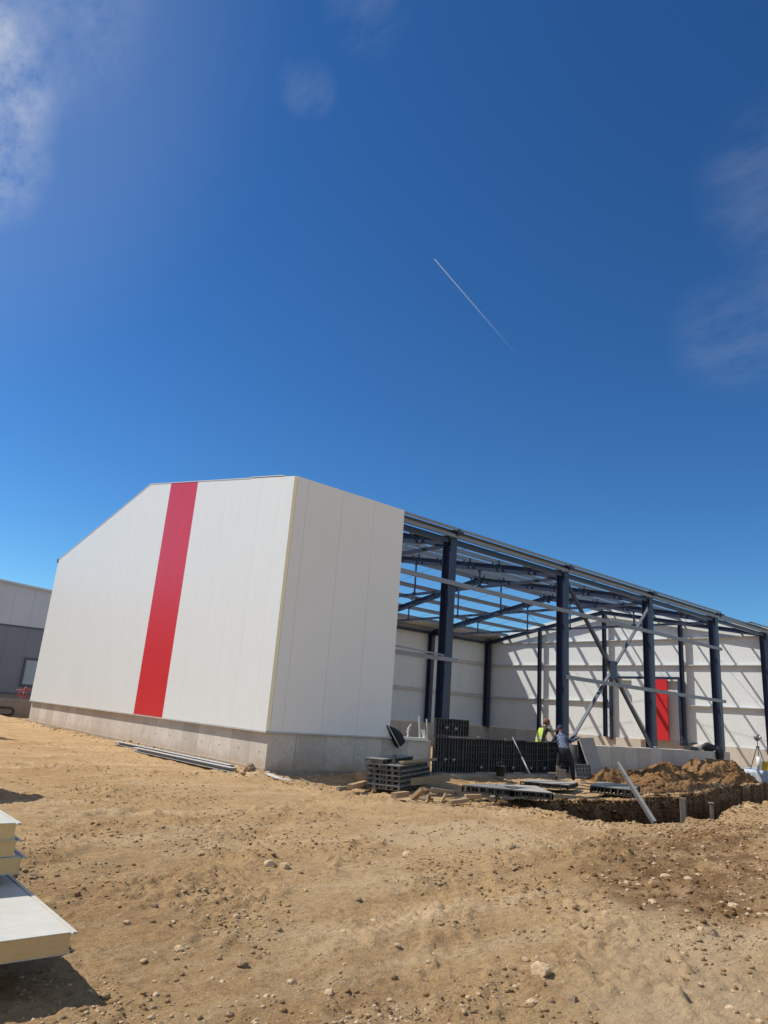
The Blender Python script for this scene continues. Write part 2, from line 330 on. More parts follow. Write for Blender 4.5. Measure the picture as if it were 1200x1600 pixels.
# ------------------------------------------------------------ noise + ground height
def _h(ix, iy, seed):
    n = (ix.astype(np.int64)*374761393 + iy.astype(np.int64)*668265263 + seed*1442695041) & 0xffffffff
    n = ((n ^ (n >> 13))*1274126177) & 0xffffffff
    n = (n ^ (n >> 16)) & 0xffffffff
    return n/4294967295.0
def vnoise(x, y, seed=0):
    x = np.asarray(x, float); y = np.asarray(y, float)
    ix = np.floor(x); iy = np.floor(y); fx = x-ix; fy = y-iy
    fx = fx*fx*fx*(fx*(fx*6-15)+10); fy = fy*fy*fy*(fy*(fy*6-15)+10)
    a = _h(ix, iy, seed); b = _h(ix+1, iy, seed); c = _h(ix, iy+1, seed); d = _h(ix+1, iy+1, seed)
    return ((a*(1-fx)+b*fx)*(1-fy)+(c*(1-fx)+d*fx)*fy)*2-1
def fbm(x, y, seed, oct_=4, gain=.5):
    s = 0; a = 1.; f = 1.; 
    for i in range(oct_):
        s = s + a*vnoise(x*f, y*f, seed+i*17); a *= gain; f *= 2.03
    return s
TR = np.array([(1.7, -5.35), (2.35, -6.25), (2.35, -6.9), (2.25, -7.35), (2.9, -7.9), (4.1, -8.0), (5.5, -7.98), (7.2, -7.45), (9.3, -6.95), (11.2, -6.85), (16, -6.7), (24, -6.7),
               (24, -4.0), (18.3, -4.0), (15.5, -4.1), (12.1, -4.7), (8.7, -5.35), (6.9, -5.5), (5.2, -5.4), (4.4, -5.1), (3.2, -4.85)])
def poly_sd(x, y, P):
    """signed distance, positive inside"""
    d = np.full(np.shape(x), 1e9); ins = np.zeros(np.shape(x), bool)
    n = len(P)
    for i in range(n):
        ax, ay = P[i]; bx_, by_ = P[(i+1) % n]
        ex, ey = bx_-ax, by_-ay
        t = np.clip(((x-ax)*ex+(y-ay)*ey)/(ex*ex+ey*ey), 0, 1)
        d = np.minimum(d, np.hypot(x-ax-t*ex, y-ay-t*ey))
        c = ((ay > y) != (by_ > y)) & (x < (bx_-ax)*(y-ay)/((by_-ay) if abs(by_-ay) > 1e-9 else 1e-9)+ax)
        ins ^= c
    return np.where(ins, d, -d)
DPIX = [(890, 1325), (1010, 1298), (1210, 1288), (1215, 1450), (1090, 1445), (985, 1412), (920, 1380)]
DP = np.array([(bz(u, v).x, bz(u, v).y) for u, v in DPIX])
def sst(a, b, x):
    t = np.clip((x-a)/(b-a), 0, 1); return t*t*(3-2*t)
def H(x, y):
    x = np.asarray(x, float); y = np.asarray(y, float)
    far = 1-sst(40, 90, np.hypot(x, y))
    z = .030*fbm(x/3.1, y/3.1, 1, 3) + .010*fbm(x/.8, y/.8, 9, 3)*(.5+.5*sst(-.3, .6, fbm(x/2.3, y/2.3, 33, 2)))
    # rough churned belts, streaked across the yard
    xr = x*math.cos(R(-40))-y*math.sin(R(-40)); yr = x*math.sin(R(-40))+y*math.cos(R(-40))
    z = z + .012*fbm(xr/1.9, yr/.34, 71, 3)
    cl = sst(.25, .85, fbm(x/1.5, y/1.5, 55, 3))
    z = z + cl*.045*np.abs(fbm(x/.11, y/.11, 66, 3))
    # churned belts: crumbs thrown up in broken rows
    b2 = sst(.1, .6, fbm(xr/2.6, yr/.55, 101, 3)); z = z + b2*(.020*np.abs(fbm(x/.10, y/.08, 102, 3))+.028*sst(.2, .8, fbm(xr/.5, yr/.16, 103, 3)))
    z = z + .006*fbm(x/.10, y/.10, 67, 2)
    dm = sst(-.3, .5, poly_sd(x, y, DP)+.25*fbm(x/.8, y/.8, 88, 3)); z = z + dm*(.038*np.abs(fbm(x/.12, y/.10, 121, 3))*sst(-.2, .5, fbm(xr/1.2, yr/.4, 122, 2))+.02*sst(.1, .7, fbm(xr/.7, yr/.18, 123, 2)))
    # dip in front of the side wall
    z = z - .11*sst(-.4, -1.6, y)*sst(-6.5, -3.0, y)*sst(-.6, 1.2, x)*sst(16, 10, x)
    # soil banked against the plinth
    z = z + .07*sst(-.8, -.15, x)*sst(-1, .3, y)*sst(.2, -.1, x)*(1+.6*fbm(x/.4, y/.5, 5, 2))*(y > -.5)
    # trench with a ragged, slightly raised lip
    sd_ = poly_sd(x, y, TR) + + .17*fbm(x/.7, y/.7, 21, 3) + .02*fbm(x/.22, y/.22, 23, 2)
    z = z + (.02+.06*sst(6.5, 8.5, x))*sst(-.75, -.05, sd_)*(1-sst(-.05, .1, sd_))*(1+fbm(x/.35, y/.35, 24, 2))
    z = z - (.35+1.4*sst(2.6, 4.6, x-.45*(y+7)))*sst(0, .26, sd_)*(1+.12*fbm(x/.3, y/.3, 29, 3))
    # tyre tracks
    for (ax, ay, bx_, by_, w, ph) in ((-6.4, -8.6, -1.2, -4.0, .16, 0.), (-5.2, -9.9, 3.0, -8.6, .18, 1.), (-5.6, -10.2, 4.0, -9.4, .18, 2.), (-6.6, -6.6, -4.6, -4.2, .13, .5)):
        ex, ey = bx_-ax, by_-ay; ln = math.hypot(ex, ey); ex /= ln; ey /= ln
        u = (x-ax)*ex+(y-ay)*ey; v = -(x-ax)*ey+(y-ay)*ex + .12*np.sin(u*.7+ph)
        m_ = np.exp(-(v/w)**2)*sst(-.3, .4, u)*sst(ln+.3, ln-.4, u)
        z = z - m_*(.030+.018*np.tanh(2.5*np.sin(u*2*math.pi/.11 + np.abs(v)*22)))
    return z*far
def Hs(x, y): return float(H(np.array([x]), np.array([y]))[0])
def axis(segs):
    a = []
    for lo, hi, st in segs: a += list(np.arange(lo, hi-1e-9, st))
    return a
def grow(x, lim, st, g=1.18):
    o = []
    while abs(x) < abs(lim): st *= g; x += math.copysign(st, lim); o.append(x)
    return o
xs = axis([(-9.4, -8.4, .05), (-8.4, -3.2, .025), (-3.2, 8, .05), (8, 20, .08)]); xs = sorted(grow(xs[0], -260, .07))+xs+grow(xs[-1], 260, .1)
ys = axis([(-14.6, -13.2, .05), (-13.2, -8, .025), (-8, -2.5, .045), (-2.5, 2, .06)]); ys = sorted(grow(ys[0], -220, .07))+ys+grow(ys[-1], 320, .09, 1.1)
xs = np.array(xs); ys = np.array(ys); GX, GY = np.meshgrid(xs, ys); GZ = H(GX, GY)
nx, ny = len(xs), len(ys)
me = bpy.data.meshes.new('ground'); me.vertices.add(nx*ny)
me.vertices.foreach_set('co', np.stack([GX, GY, GZ], -1).astype(np.float32).ravel())
I = np.arange(nx*ny).reshape(ny, nx)
Q = np.stack([I[:-1, :-1], I[:-1, 1:], I[1:, 1:], I[1:, :-1]], -1).reshape(-1, 4)
me.loops.add(Q.size); me.loops.foreach_set('vertex_index', Q.ravel().astype(np.int32))
me.polygons.add(len(Q)); me.polygons.foreach_set('loop_start', np.arange(0, Q.size, 4, dtype=np.int32)); me.polygons.foreach_set('loop_total', np.full(len(Q), 4, np.int32))
me.polygons.foreach_set('use_smooth', np.ones(len(Q), bool)); me.update(calc_edges=True); me.validate()
def region(pix, soft):
    P = np.array([(bz(u, v).x, bz(u, v).y) for u, v in pix]); return sst(-soft, soft, poly_sd(GX, GY, P)+.25*fbm(GX/.8, GY/.8, 88, 3))
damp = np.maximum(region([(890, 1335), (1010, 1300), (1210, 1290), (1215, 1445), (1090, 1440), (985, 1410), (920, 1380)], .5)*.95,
                  sst(-.05, .12, poly_sd(GX, GY, TR))*1.6)  # trench part is painted shade, not wet soil
damp = np.maximum(damp, .9*sst(11.5, 13, GX)*sst(25.5, 24, GX)*sst(-3.9, -3.0, GY)*sst(.1, -.2, GY)*sst(-.3, .3, fbm(GX/.7, GY/.5, 91, 3)+.25))  # darkens the ground before the low plinth, standing in for shade there
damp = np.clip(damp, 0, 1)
damp = np.maximum(damp, .35*region([(-20, 1330), (260, 1335), (330, 1420), (200, 1500), (-20, 1500)], .8))
packed = np.maximum(region([(960, 1440), (1100, 1450), (1230, 1460), (1230, 1620), (900, 1620)], .5)*.55, region([(560, 1290), (760, 1285), (880, 1310), (800, 1335), (600, 1315)], .3)*.5)
trench_shade = sst(-.02, .10, poly_sd(GX, GY, TR)+.17*fbm(GX/.7, GY/.7, 21, 3))*sst(1.5, 4.0, GX-.45*(GY+7))  # mask for the dark shade painted inside the trench
for nm, arr in (('damp', damp), ('packed', packed), ('trench_shade', trench_shade)):
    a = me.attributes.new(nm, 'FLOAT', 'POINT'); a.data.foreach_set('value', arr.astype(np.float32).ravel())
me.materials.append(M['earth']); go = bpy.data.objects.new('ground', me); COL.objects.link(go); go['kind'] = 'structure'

# ------------------------------------------------------------ stones
def ico():
    t = (1+5**.5)/2; v = [(-1, t, 0), (1, t, 0), (-1, -t, 0), (1, -t, 0), (0, -1, t), (0, 1, t), (0, -1, -t), (0, 1, -t), (t, 0, -1), (t, 0, 1), (-t, 0, -1), (-t, 0, 1)]
    f = [(0, 11, 5), (0, 5, 1), (0, 1, 7), (0, 7, 10), (0, 10, 11), (1, 5, 9), (5, 11, 4), (11, 10, 2), (10, 7, 6), (7, 1, 8), (3, 9, 4), (3, 4, 2), (3, 2, 6), (3, 6, 8), (3, 8, 9), (4, 9, 5), (2, 4, 11), (6, 2, 10), (8, 6, 7), (9, 8, 1)]
    v = np.array(v, float); v /= np.linalg.norm(v[0]); return v, f
IV, IF = ico()
def sub(v, f):
    v = [tuple(a) for a in v]; c = {}; nf = []
    def md(a, b):
        k = (min(a, b), max(a, b))
        if k not in c: p = np.array(v[a])+np.array(v[b]); p /= np.linalg.norm(p); c[k] = len(v); v.append(tuple(p))
        return c[k]
    for a, b, d in f:
        ab, bd, da = md(a, b), md(b, d), md(d, a); nf += [(a, ab, da), (b, bd, ab), (d, da, bd), (ab, bd, da)]
    return np.array(v), nf
IV2, IF2 = sub(IV, IF); IV3, IF3 = sub(IV2, IF2)
rng_ = np.random.default_rng(5)
def stone_v(base, sx, sy, sz, jag=.22):
    n = rng_.normal(size=(3, 3)); k = 1+jag*(np.tanh(base@n.T[:, 0]*1.2)*.6+np.tanh((base@n.T[:, 1])*2)*.5) + rng_.uniform(-.10, .10, len(base))
    # a few flat cuts make it angular
    p = base*k[:, None]
    for _ in range(4):
        d = rng_.normal(size=3); d /= np.linalg.norm(d); h = rng_.uniform(.55, .85); s = p@d; p = p-np.outer(np.maximum(s-h, 0), d)
    p = p*np.array([sx, sy, sz]); a = rng_.uniform(0, 6.28); c, s = math.cos(a), math.sin(a)
    return p@np.array([[c, s, 0], [-s, c, 0], [0, 0, 1]])
def scatter(n, gen, size, name, matn, label, smooth=False):
    X, Y = gen(n); n = len(X); Z = H(X, Y); fc = np.array(IF)
    T_ = np.array([stone_v(IV, 1, rng_.uniform(.6, .95), rng_.uniform(.35, .7)) for _ in range(60)])
    sz = np.array([size() for _ in range(n)])*rng_.uniform(.8, 1.3, n); an = rng_.uniform(0, 6.283, n)
    V = T_[rng_.integers(0, 60, n)]*sz[:, None, None]; c = np.cos(an)[:, None]; q = np.sin(an)[:, None]
    P = np.stack([V[..., 0]*c-V[..., 1]*q+X[:, None], V[..., 0]*q+V[..., 1]*c+Y[:, None], V[..., 2]+(Z+sz*.12)[:, None]], -1)
    F = (fc[None]+(np.arange(n)*12)[:, None, None]).reshape(-1)
    me = bpy.data.meshes.new(name); me.vertices.add(n*12); me.vertices.foreach_set('co', P.astype(np.float32).ravel())
    me.loops.add(F.size); me.loops.foreach_set('vertex_index', F.astype(np.int32)); k = F.size//3
    me.polygons.add(k); me.polygons.foreach_set('loop_start', np.arange(0, F.size, 3, dtype=np.int32)); me.polygons.foreach_set('loop_total', np.full(k, 3, np.int32))
    me.update(calc_edges=True); me.materials.append(M[matn])
    o = bpy.data.objects.new(name, me); COL.objects.link(o); return tag(o, label, 'gravel', kind='stuff')
def gen_yard(bias, spread=2.0):
    def g(n):
        X = []; Y = []; got = 0
        while got < n:
            r = 3.2*np.exp(rng_.uniform(0, spread, 20000)); a = rng_.uniform(-.05, 1.75, 20000)
            x = CAM.x+r*np.cos(a); y = CAM.y+r*np.sin(a)
            k = ~((y > -.2) & (x > -.4)) & (poly_sd(x, y, TR) < -.1) & (fbm(x/1.2, y/1.2, 55, 3)+.5*fbm(x/.3, y/.3, 56, 2)+rng_.uniform(-.9, .9, 20000) > bias)
            X.append(x[k]); Y.append(y[k]); got += int(k.sum())
        return np.concatenate(X)[:n], np.concatenate(Y)[:n]
    return g
scatter(26000, gen_yard(.0), lambda: .004+.016*rng_.random()**4.5, 'gravel', 'rock', 'fine pale gravel strewn over the bare tan earth')
scatter(24000, gen_yard(.3), lambda: .005+.026*rng_.random()**3.5, 'dirt_clods', 'earth_pile', 'small tan clods of dried earth across the yard')
def gen_damp(n):
    x = rng_.uniform(DP[:, 0].min(), DP[:, 0].max(), n*8); y = rng_.uniform(DP[:, 1].min(), DP[:, 1].max(), n*8)
    k = poly_sd(x, y, DP)+.3*fbm(x/.8, y/.8, 88, 2)+rng_.uniform(-.3, .3, n*8) > 0; return x[k][:n], y[k][:n]
scatter(1500, gen_damp, lambda: .008+.034*rng_.random()**3, 'churned_clods', 'earth_heap', 'dark clods churned up on the damp patch at the right')
scatter(420, gen_damp, lambda: .008+.035*rng_.random()**2.5, 'churned_stones', 'rock', 'pale stones strewn over the damp patch at the right')
def gen_lip(n):
    X = []; Y = []
    while len(X) < n:
        x = rng_.uniform(1.4, 18); y = rng_.uniform(-9, -3.2); s = float(poly_sd(np.array(x), np.array(y), TR))
        if -.9 < s < .0 and rng_.random() < 1+s: X.append(x); Y.append(y)
    return np.array(X), np.array(Y)
def gen_wall(n):
    x = rng_.uniform(1.5, 22, n*60); y = rng_.uniform(-8.4, -3.8, n*60); q = poly_sd(x, y, TR)+.17*fbm(x/.7, y/.7, 21, 3)
    k = (q > -.03) & (q < .24) & (y > -6.2-.0*x); return x[k][:n], y[k][:n]
M['earth_shade'] = earth('shade_toned_lumps', False, (.36, .31, .29))  # earth darkened to go with the painted trench shade
scatter(5000, gen_wall, lambda: .02+.07*rng_.random()**2.5, 'wall_lumps', 'earth_shade', 'dark crumbling lumps sticking out of the cut wall of the trench')
scatter(6000, gen_lip, lambda: .008+.040*rng_.random()**3, 'trench_clods', 'earth_pile', 'loose lumps of earth along the lips of the trench')
def gen_plinth(n):
    X = []; Y = []
    for i in range(n):
        if rng_.random() < .62: X.append(-.02-abs(rng_.normal())*.28); Y.append(rng_.uniform(-.4, 21))
        else: X.append(rng_.uniform(-.2, 5)); Y.append(-.12-abs(rng_.normal())*.35)
    return np.array(X), np.array(Y)
scatter(800, gen_plinth, lambda: .015+.05*rng_.random()**3, 'rubble', 'rock', 'crumbled concrete and soil rubble along the foot of the plinth')
ROCKS = [  # u, v, half-size px, label, material
 (847, 1527, 17, 'largest pale boulder, half sunk in the bare earth near the bottom of the picture', 'rock'),
 (379, 1505, 10, 'rounded brown stone alone on bare earth, right of the shadow of the panel stack', 'rock_grey'),
 (282, 1481, 8, 'upright pale stone beside a dark hollow, right of the big sandwich panel', 'rock'),
 (277, 1492, 6, 'flat dark stone lying just below the upright pale stone', 'rock_grey'),
 (586, 1436, 8, 'pale oval stone in the middle of the yard', 'rock'),
 (1112, 1464, 10, 'angular grey stone on the smooth packed soil at right', 'rock_grey'),
 (1141, 1579, 9, 'angular stone with a dark side near the bottom right corner', 'rock'),
 (895, 1563, 9, 'dark brown stone left of a paler one near the bottom of the yard', 'rock_grey'),
 (926, 1574, 8, 'small dark stone second right of the largest boulder', 'rock_grey'),
 (832, 1565, 9, 'brown stone just below the largest pale boulder', 'rock'),
 (722, 1577, 5, 'small white stone near the bottom edge of the picture', 'rock'),
 (516, 1548, 9, 'grey and white stone low in the middle of the picture', 'rock'),
 (801, 1329, 8, 'dark brown lump on the pale wheel track in mid yard', 'rock_grey'),
 (638, 1339, 10, 'flat pale stone in mid yard below the timber heap', 'rock'),
 (444, 1355, 9, 'flat pale stone in the rough belt, left of centre', 'rock'),
 (422, 1353, 10, 'flat grey slab of stone in the rough belt, left of its paler neighbour', 'rock'),
 (338, 1458, 5, 'small white stone above the brown round stone', 'rock'),
 (199, 1443, 6, 'flat white pebble right of the big sandwich panel corner', 'rock'),
 (822, 1507, 6, 'small buff stone just above left of the largest boulder', 'rock'),
 (1146, 1418, 8, 'pale stone on the dark damp patch at the right', 'rock'),
 (1040, 1368, 8, 'pale stone in the upper part of the damp patch', 'rock'),
 (1076, 1375, 7, 'pale stone at the right of the upper damp patch', 'rock'),
 (52, 1370, 10, 'dark clod beside the shaded corner of the panel stack', 'rock_grey'),
 (14, 1371, 11, 'dark clod against the left edge under the panel stack', 'rock_grey'),
 (455, 1529, 7, 'flat buff stone right of the round brown stone', 'rock'),
 (560, 1408, 6, 'dark pebble above the pale oval stone', 'rock_grey'),
 (1020, 1290+120, 7, 'brown stone on the edge between damp and dry soil', 'rock'),
]
rr_ = random.Random(11)
for i in range(34):
    ROCKS.append((rr_.uniform(150, 1190), rr_.uniform(1330, 1598), rr_.uniform(3.5, 6), None, 'rock' if rr_.random() < .75 else 'rock_grey'))
for u, v, h, lab, mt in ROCKS:
    p = bz(u, v, 0); s = h/1093*(p-CAM).length*.85
    vv = stone_v(IV3 if h > 7 else IV2, s*1.15, s*.95, s*.72, .16)
    me = bpy.data.meshes.new('rock'); me.from_pydata(vv.tolist(), [], IF3 if h > 7 else IF2); me.materials.append(M[mt])
    o = bpy.data.objects.new('rock', me); COL.objects.link(o); o.location = (p.x, p.y, Hs(p.x, p.y)+s*.12)
    tag(o, lab or 'small nondescript stone scattered over the bare foreground earth', 'stone', None if lab else 'small stones scattered over the yard')

# ------------------------------------------------------------ the hall
WD, LX, ZP, ZE, ZRG = 19.92, 30.62, .96, 7.37, 9.14
FX = [.34, 6.31, 12.37, 18.44, 24.5, 30.32]
hall = empty('unfinished_hall', (0, 0, 0), label='unfinished steel-framed hall, white clad gable with a red stripe on a concrete plinth', cat='building')
sl = (ZRG-ZE)/(WD/2)
def ztop(y): return ZE+sl*min(y, WD-y)
def rz_(y): return 6.95+.178*min(y, WD-y)                       # rafter centre line
def clad_gable(x0, x1, zb, mats_, seg, name, ztf=ztop, skip=()):
    """panels side by side along y, small open joints, backing strip behind"""
    mb = MB()
    for k, (a, b) in enumerate(seg):
        if k in skip: continue
        a2, b2 = a+.0015, b-.0015
        pts = [(a2, ztf(a2)), (b2, ztf(b2))]
        if a2 < WD/2 < b2: pts.insert(1, (WD/2, ztf(WD/2)))
        poly = [(a2, zb)]+pts+[(b2, zb)]
        n = len(poly); vs = [(x0, y, z) for y, z in poly]+[(x1, y, z) for y, z in poly]
        fs = [(i, (i+1) % n, n+(i+1) % n, n+i) for i in range(n)]+[tuple(range(n-1, -1, -1)), tuple(range(n, 2*n))]
        mb.add(vs, fs, 0)
    return mb.build(name, mats_, hall)
PW = 1.115
segs = [(0.0, .55)]; y = .55
edges = [.0, .62, 1.68, 2.72, 3.76, 4.80, 5.86, 6.95, 8.05]
y = 8.05
while y+1.09 < WD-.3: y += 1.09; edges.append(y)
edges.append(WD)
segs = list(zip(edges, edges[1:]))
# outer skin: white panels, two red ones
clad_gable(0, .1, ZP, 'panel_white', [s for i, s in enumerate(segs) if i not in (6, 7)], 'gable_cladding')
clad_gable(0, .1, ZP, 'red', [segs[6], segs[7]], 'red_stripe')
mb = MB(); mb.box(.10, .13, .05, WD-.05, ZP+.02, ZE-.1); n0 = ztop(0)
mb.build('joint_backing', 'joint', hall)
# exposed foam at the corner (proud by 3 mm of the cladding end)
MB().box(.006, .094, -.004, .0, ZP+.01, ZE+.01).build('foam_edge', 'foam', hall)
# gable top trim and a raised piece of trim
mb = MB()
for (a, b) in ((-.02, 2.35), (2.35, WD/2), (WD/2, WD+.02)):
    za = ztop(max(a, 0)); zb = ztop(min(b, WD))
    off = .035 if b == 2.35 else .012
    if a == -.02: a = .55
    mb.bar((.05, a, za+off if a != .55 else ztop(.55)+off), (.05, b, zb+off), .13, .02)
mb.build('gable_trim', 'flash', hall)
MB().box(-.03, .06, WD-.02, WD+.12, ZE-.12, ZE+.06).build('corner_bracket', 'frame_dark', hall)
# side wall, four panels
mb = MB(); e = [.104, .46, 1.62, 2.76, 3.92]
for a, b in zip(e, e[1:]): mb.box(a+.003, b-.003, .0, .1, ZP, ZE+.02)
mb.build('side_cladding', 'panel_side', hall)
MB().box(.12, 3.85, .10, .12, ZP+.02, ZE-.05).build('side_joint_backing', 'joint', hall)
# ledge flashings under the cladding
mb = MB(); mb.box(-.022, .11, -.02, WD+.02, ZP-.035, ZP-.003); mb.build('gable_ledge', 'ledge', hall)
mb = MB(); mb.box(.114, 4.0, -.022, .1, ZP-.035, ZP-.003); mb.build('side_ledge', 'ledge', hall)
mb = MB(); mb.box(4.3, 5.36, -.03, .22, ZP-.002, ZP+.018); mb.box(4.3, 5.36, -.034, -.03, ZP-.06, ZP+.018); mb.bar((5.33, -.02, ZP+.02), (5.27, -.02, 1.50), .035, .02, (0, 1, 0)); mb.bar((5.20, .14, ZP+.02), (5.12, .14, 1.56), .05, .02, (0, 1, 0)); mb.bar((5.31, .06, ZP+.02), (5.22, .06, 1.2), .02, .14, (0, 1, 0))
mb.build('angle_flashing', 'flash', hall)
# plinth
mb = MB(); mb.box(.105, .42, .03, WD+.02, -.5, ZP-.04); mb.build('gable_plinth', 'concrete', hall)
mb = MB(); mb.box(.42, 5.55, .03, .34, -.5, ZP-.04); mb.build('side_plinth', 'concrete', hall)
mb = MB(); mb.box(12.0, 24.64, .03, .62, -.5, ZP+.03); mb.build('low_plinth', 'concrete', hall)
mb = MB(); mb.box(-.02, .105, -.06, WD+.02, -.5, .13); mb.build('gable_footing', 'concrete_rough', hall)
mb = MB(); mb.box(.105, 5.6, -.06, .03, -.5, .09); mb.build('side_footing', 'concrete_rough', hall)
mb = MB(); mb.box(5.6, 12.6, -.62, .3, -.5, .06); mb.build('strip_footing', 'concrete_rough', hall)
plug = None
for k in range(20):
    yy = .35+k*1.0; mb = MB(); mb.prism([(.012*math.cos(a), .012*math.sin(a)) for a in [i*math.pi/3 for i in range(6)]], (.1065, yy, .48), (.09, yy, .48)); mb.build('tie_hole_plug', 'frame_dark', hall)
for k in range(5):
    mb = MB(); mb.prism([(.012*math.cos(a), .012*math.sin(a)) for a in [i*math.pi/3 for i in range(6)]], (.9+k, .025, .48), (.9+k, .035, .48)); mb.build('tie_hole_plug', 'frame_dark', hall)
# far walls: long wall at the back, far gable
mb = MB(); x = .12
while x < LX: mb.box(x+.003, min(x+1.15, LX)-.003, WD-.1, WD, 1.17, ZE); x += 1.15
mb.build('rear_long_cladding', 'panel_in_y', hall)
mb = MB(); mb.box(.42, LX, WD-.32, WD+.02, -.5, 1.165); mb.build('rear_long_plinth', 'concrete', hall)
segs2 = [(a, min(a+1.15, WD)) for a in np.arange(0, WD, 1.15)]
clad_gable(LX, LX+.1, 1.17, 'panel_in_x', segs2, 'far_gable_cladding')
MB().box(LX+.1, LX+.12, .05, WD-.05, 1.2, ZE-.1).build('far_joint_backing', 'joint', hall)
mb = MB(); mb.box(LX-.14, LX+.16, .03, WD-.32, -.5, 1.165); mb.build('far_gable_plinth', 'concrete', hall)
# frames
def column(x, y, top, h=.36, b=.28, base=ZP-.01, name='column'):
    mb = MB(); mb.ibeam((x, y, base), (x, y, top), h, b, .02, up=(0, 1, 0)); mb.box(x-b/2-.03, x+b/2+.03, y-h/2-.03, y+h/2+.03, base, base+.025)
    return mb.build(name, 'steel', hall)
for k, x in enumerate(FX):
    column(x, .40, 7.12); column(x, WD-.40, 7.12, base=1.15 if k > 1 else ZP)
for k, x in enumerate(FX):
    inner = 0 < k < 5
    for sgn in (0, 1):
        y0, y1 = (.42, WD/2) if sgn == 0 else (WD-.42, WD/2)
        mb = MB(); mb.ibeam((x, y0, rz_(.42)), (x, y1, rz_(WD/2)), .30 if inner else .24, .18)
        # haunch plate at the eaves, ridge plate
        if inner:
            s = 1 if sgn == 0 else -1
            mb.add([(x-.008, y0, rz_(.42)-.15), (x-.008, y0+s*.75, rz_(1.17)-.15), (x-.008, y0, rz_(.42)-.36), (x+.008, y0, rz_(.42)-.15), (x+.008, y0+s*.75, rz_(1.17)-.15), (x+.008, y0, rz_(.42)-.36)],
                   [(0, 1, 2), (5, 4, 3), (0, 3, 4, 1), (1, 4, 5, 2), (2, 5, 3, 0)])
            mb.box(x-.12, x+.12, y1-s*.03, y1-s*.005, rz_(WD/2)-.27, rz_(WD/2)+.14)
        mb.build('rafter', 'steel', hall)
    if inner:
        mb = MB(); mb.bar((x, .6, 6.88), (x, WD-.6, 6.88), .10, .11); mb.build('tie_beam', 'steel', hall)
        for y in (4.53, 8.46, 11.46, 15.4):
            mb = MB(); mb.bar((x, y, 6.93), (x, y, rz_(y)-.14), .06, .06, (1, 0, 0)); mb.box(x-.09, x+.09, y-.09, y+.09, 6.935, 6.955); mb.box(x-.09, x+.09, y-.1, y+.1, rz_(y)-.175, rz_(y)-.155)
            mb.build('hanger', 'steel', hall)
for y in (WD*.25, WD*.5, WD*.75):
    column(FX[5]+.02, y, rz_(y)-.1, .2, .2, 1.15, 'gable_column')
# purlins (galvanised Z), cleats and fly braces
PY = [.30, 1.9, 3.5, 5.1, 6.7, 8.3, 9.65]
for y in PY+[WD-p for p in reversed(PY)]:
    z = rz_(y)+.15+.1
    mb = MB(); mb.zee((.14, y, z), (LX, y, z), .2, .07, .005, (0, 0, 1), 0, 1 if y < WD/2 else -1)
    mb.build('purlin', 'galv', hall)
for x in FX[1:5]:
    for y in PY[1:]+[WD-p for p in reversed(PY[1:])]:
        z = rz_(y); mb = MB()
        mb.box(x-.05, x+.05, y-.012, y+.012, z+.15, z+.33)
        for s in (-1, 1):
            mb.bar((x+s*.03, y, z-.14), (x+s*.42, y, z+.17), .045, .045)
        mb.build('fly_brace', 'steel', hall)
# eaves: dark tube beam, galvanised purlin, raised edge angle
for y, nm in ((.36, 'eaves_beam'), (WD-.36, 'eaves_beam')):
    mb = MB(); mb.bar((FX[0], y, 6.99), (FX[5], y, 6.99), .14, .16); mb.build(nm, 'steel', hall)
mb = MB(); mb.cee((3.93, .13, 7.14), (LX, .13, 7.12), .11, .08, .005, (0, 0, 1), 0, -1); mb.build('eaves_purlin', 'galv', hall)
for a, b in zip([3.94, 6.4, 12.45, 18.5, 24.9], [6.3, 12.35, 18.4, 24.6, 30.6]):
    if a > 24: a += 3.2
    mb = MB(); mb.prism([(-.25, .115), (-.25, .12), (0, .12), (0, .02), (-.005, .02), (-.005, .115)][::-1], (a, .05, 7.27), (b, .05, 7.27))
    mb.build('eaves_edge_profile', 'galv_dull', hall)
for x in (6.35, 12.4, 18.45, 24.75):
    mb = MB(); mb.box(x-.10, x+.18, .02, .10, 7.22, 7.30); mb.box(x-.05, x+.03, .10, .3, 7.15, 7.41)
    mb.build('eaves_cleat', 'steel', hall)
# roof sheet already laid along the rear eaves
mb = MB(); z1 = rz_(0)+.36; mb.obox([(.14, WD-1.25, rz_(1.25)+.37), (LX, WD-1.25, rz_(1.25)+.37), (LX, WD-.05, rz_(.05)+.37), (.14, WD-.05, rz_(.05)+.37)], .012); mb.build('rear_eaves_sheet', 'panel_in_y', hall)
# side rails
mb = MB(); mb.cee((3.93, .14, 5.62), (24.75, .14, 5.62), .14, .07, .005, (0, 0, 1), 0, -1); mb.build('side_rail', 'galv', hall)
mb = MB(); mb.cee((3.93, .14, 3.27), (6.62, .14, 3.27), .12, .07, .005, (0, 0, 1), 0, -1); mb.build('side_rail', 'galv', hall); mb = MB(); mb.cee((3.93, .02, 3.42), (5.9, .02, 3.36), .05, .03, .005, (0, 0, 1), 0, -1); mb.build('side_rail', 'galv', hall)
mb = MB(); mb.cee((12.2, .14, 3.27), (24.85, .14, 3.22), .14, .07, .005, (0, 0, 1), 0, -1); mb.build('side_rail', 'galv', hall)
for z in (5.45, 3.22):
    mb = MB(); mb.cee((.14, WD-.17, z), (LX-.3, WD-.17, z), .16, .07, .005); mb.build('rear_rail', 'rail_white', hall)
def hx(z, a, b, nm='gable_rail'):
    mb = MB(); mb.prism([(0, .0), (0, -.008), (-.16, -.008), (-.16, -.045), (-.168, -.045), (-.168, 0)], (LX-.005, a, z+.08), (LX-.005, b, z+.08)); return mb.build(nm, 'rail_white', hall)
hx(6.90, .2, WD-.2); hx(5.38, .2, WD-.2); hx(3.15, 9.62, WD-.2); hx(3.15, .2, 5.1)
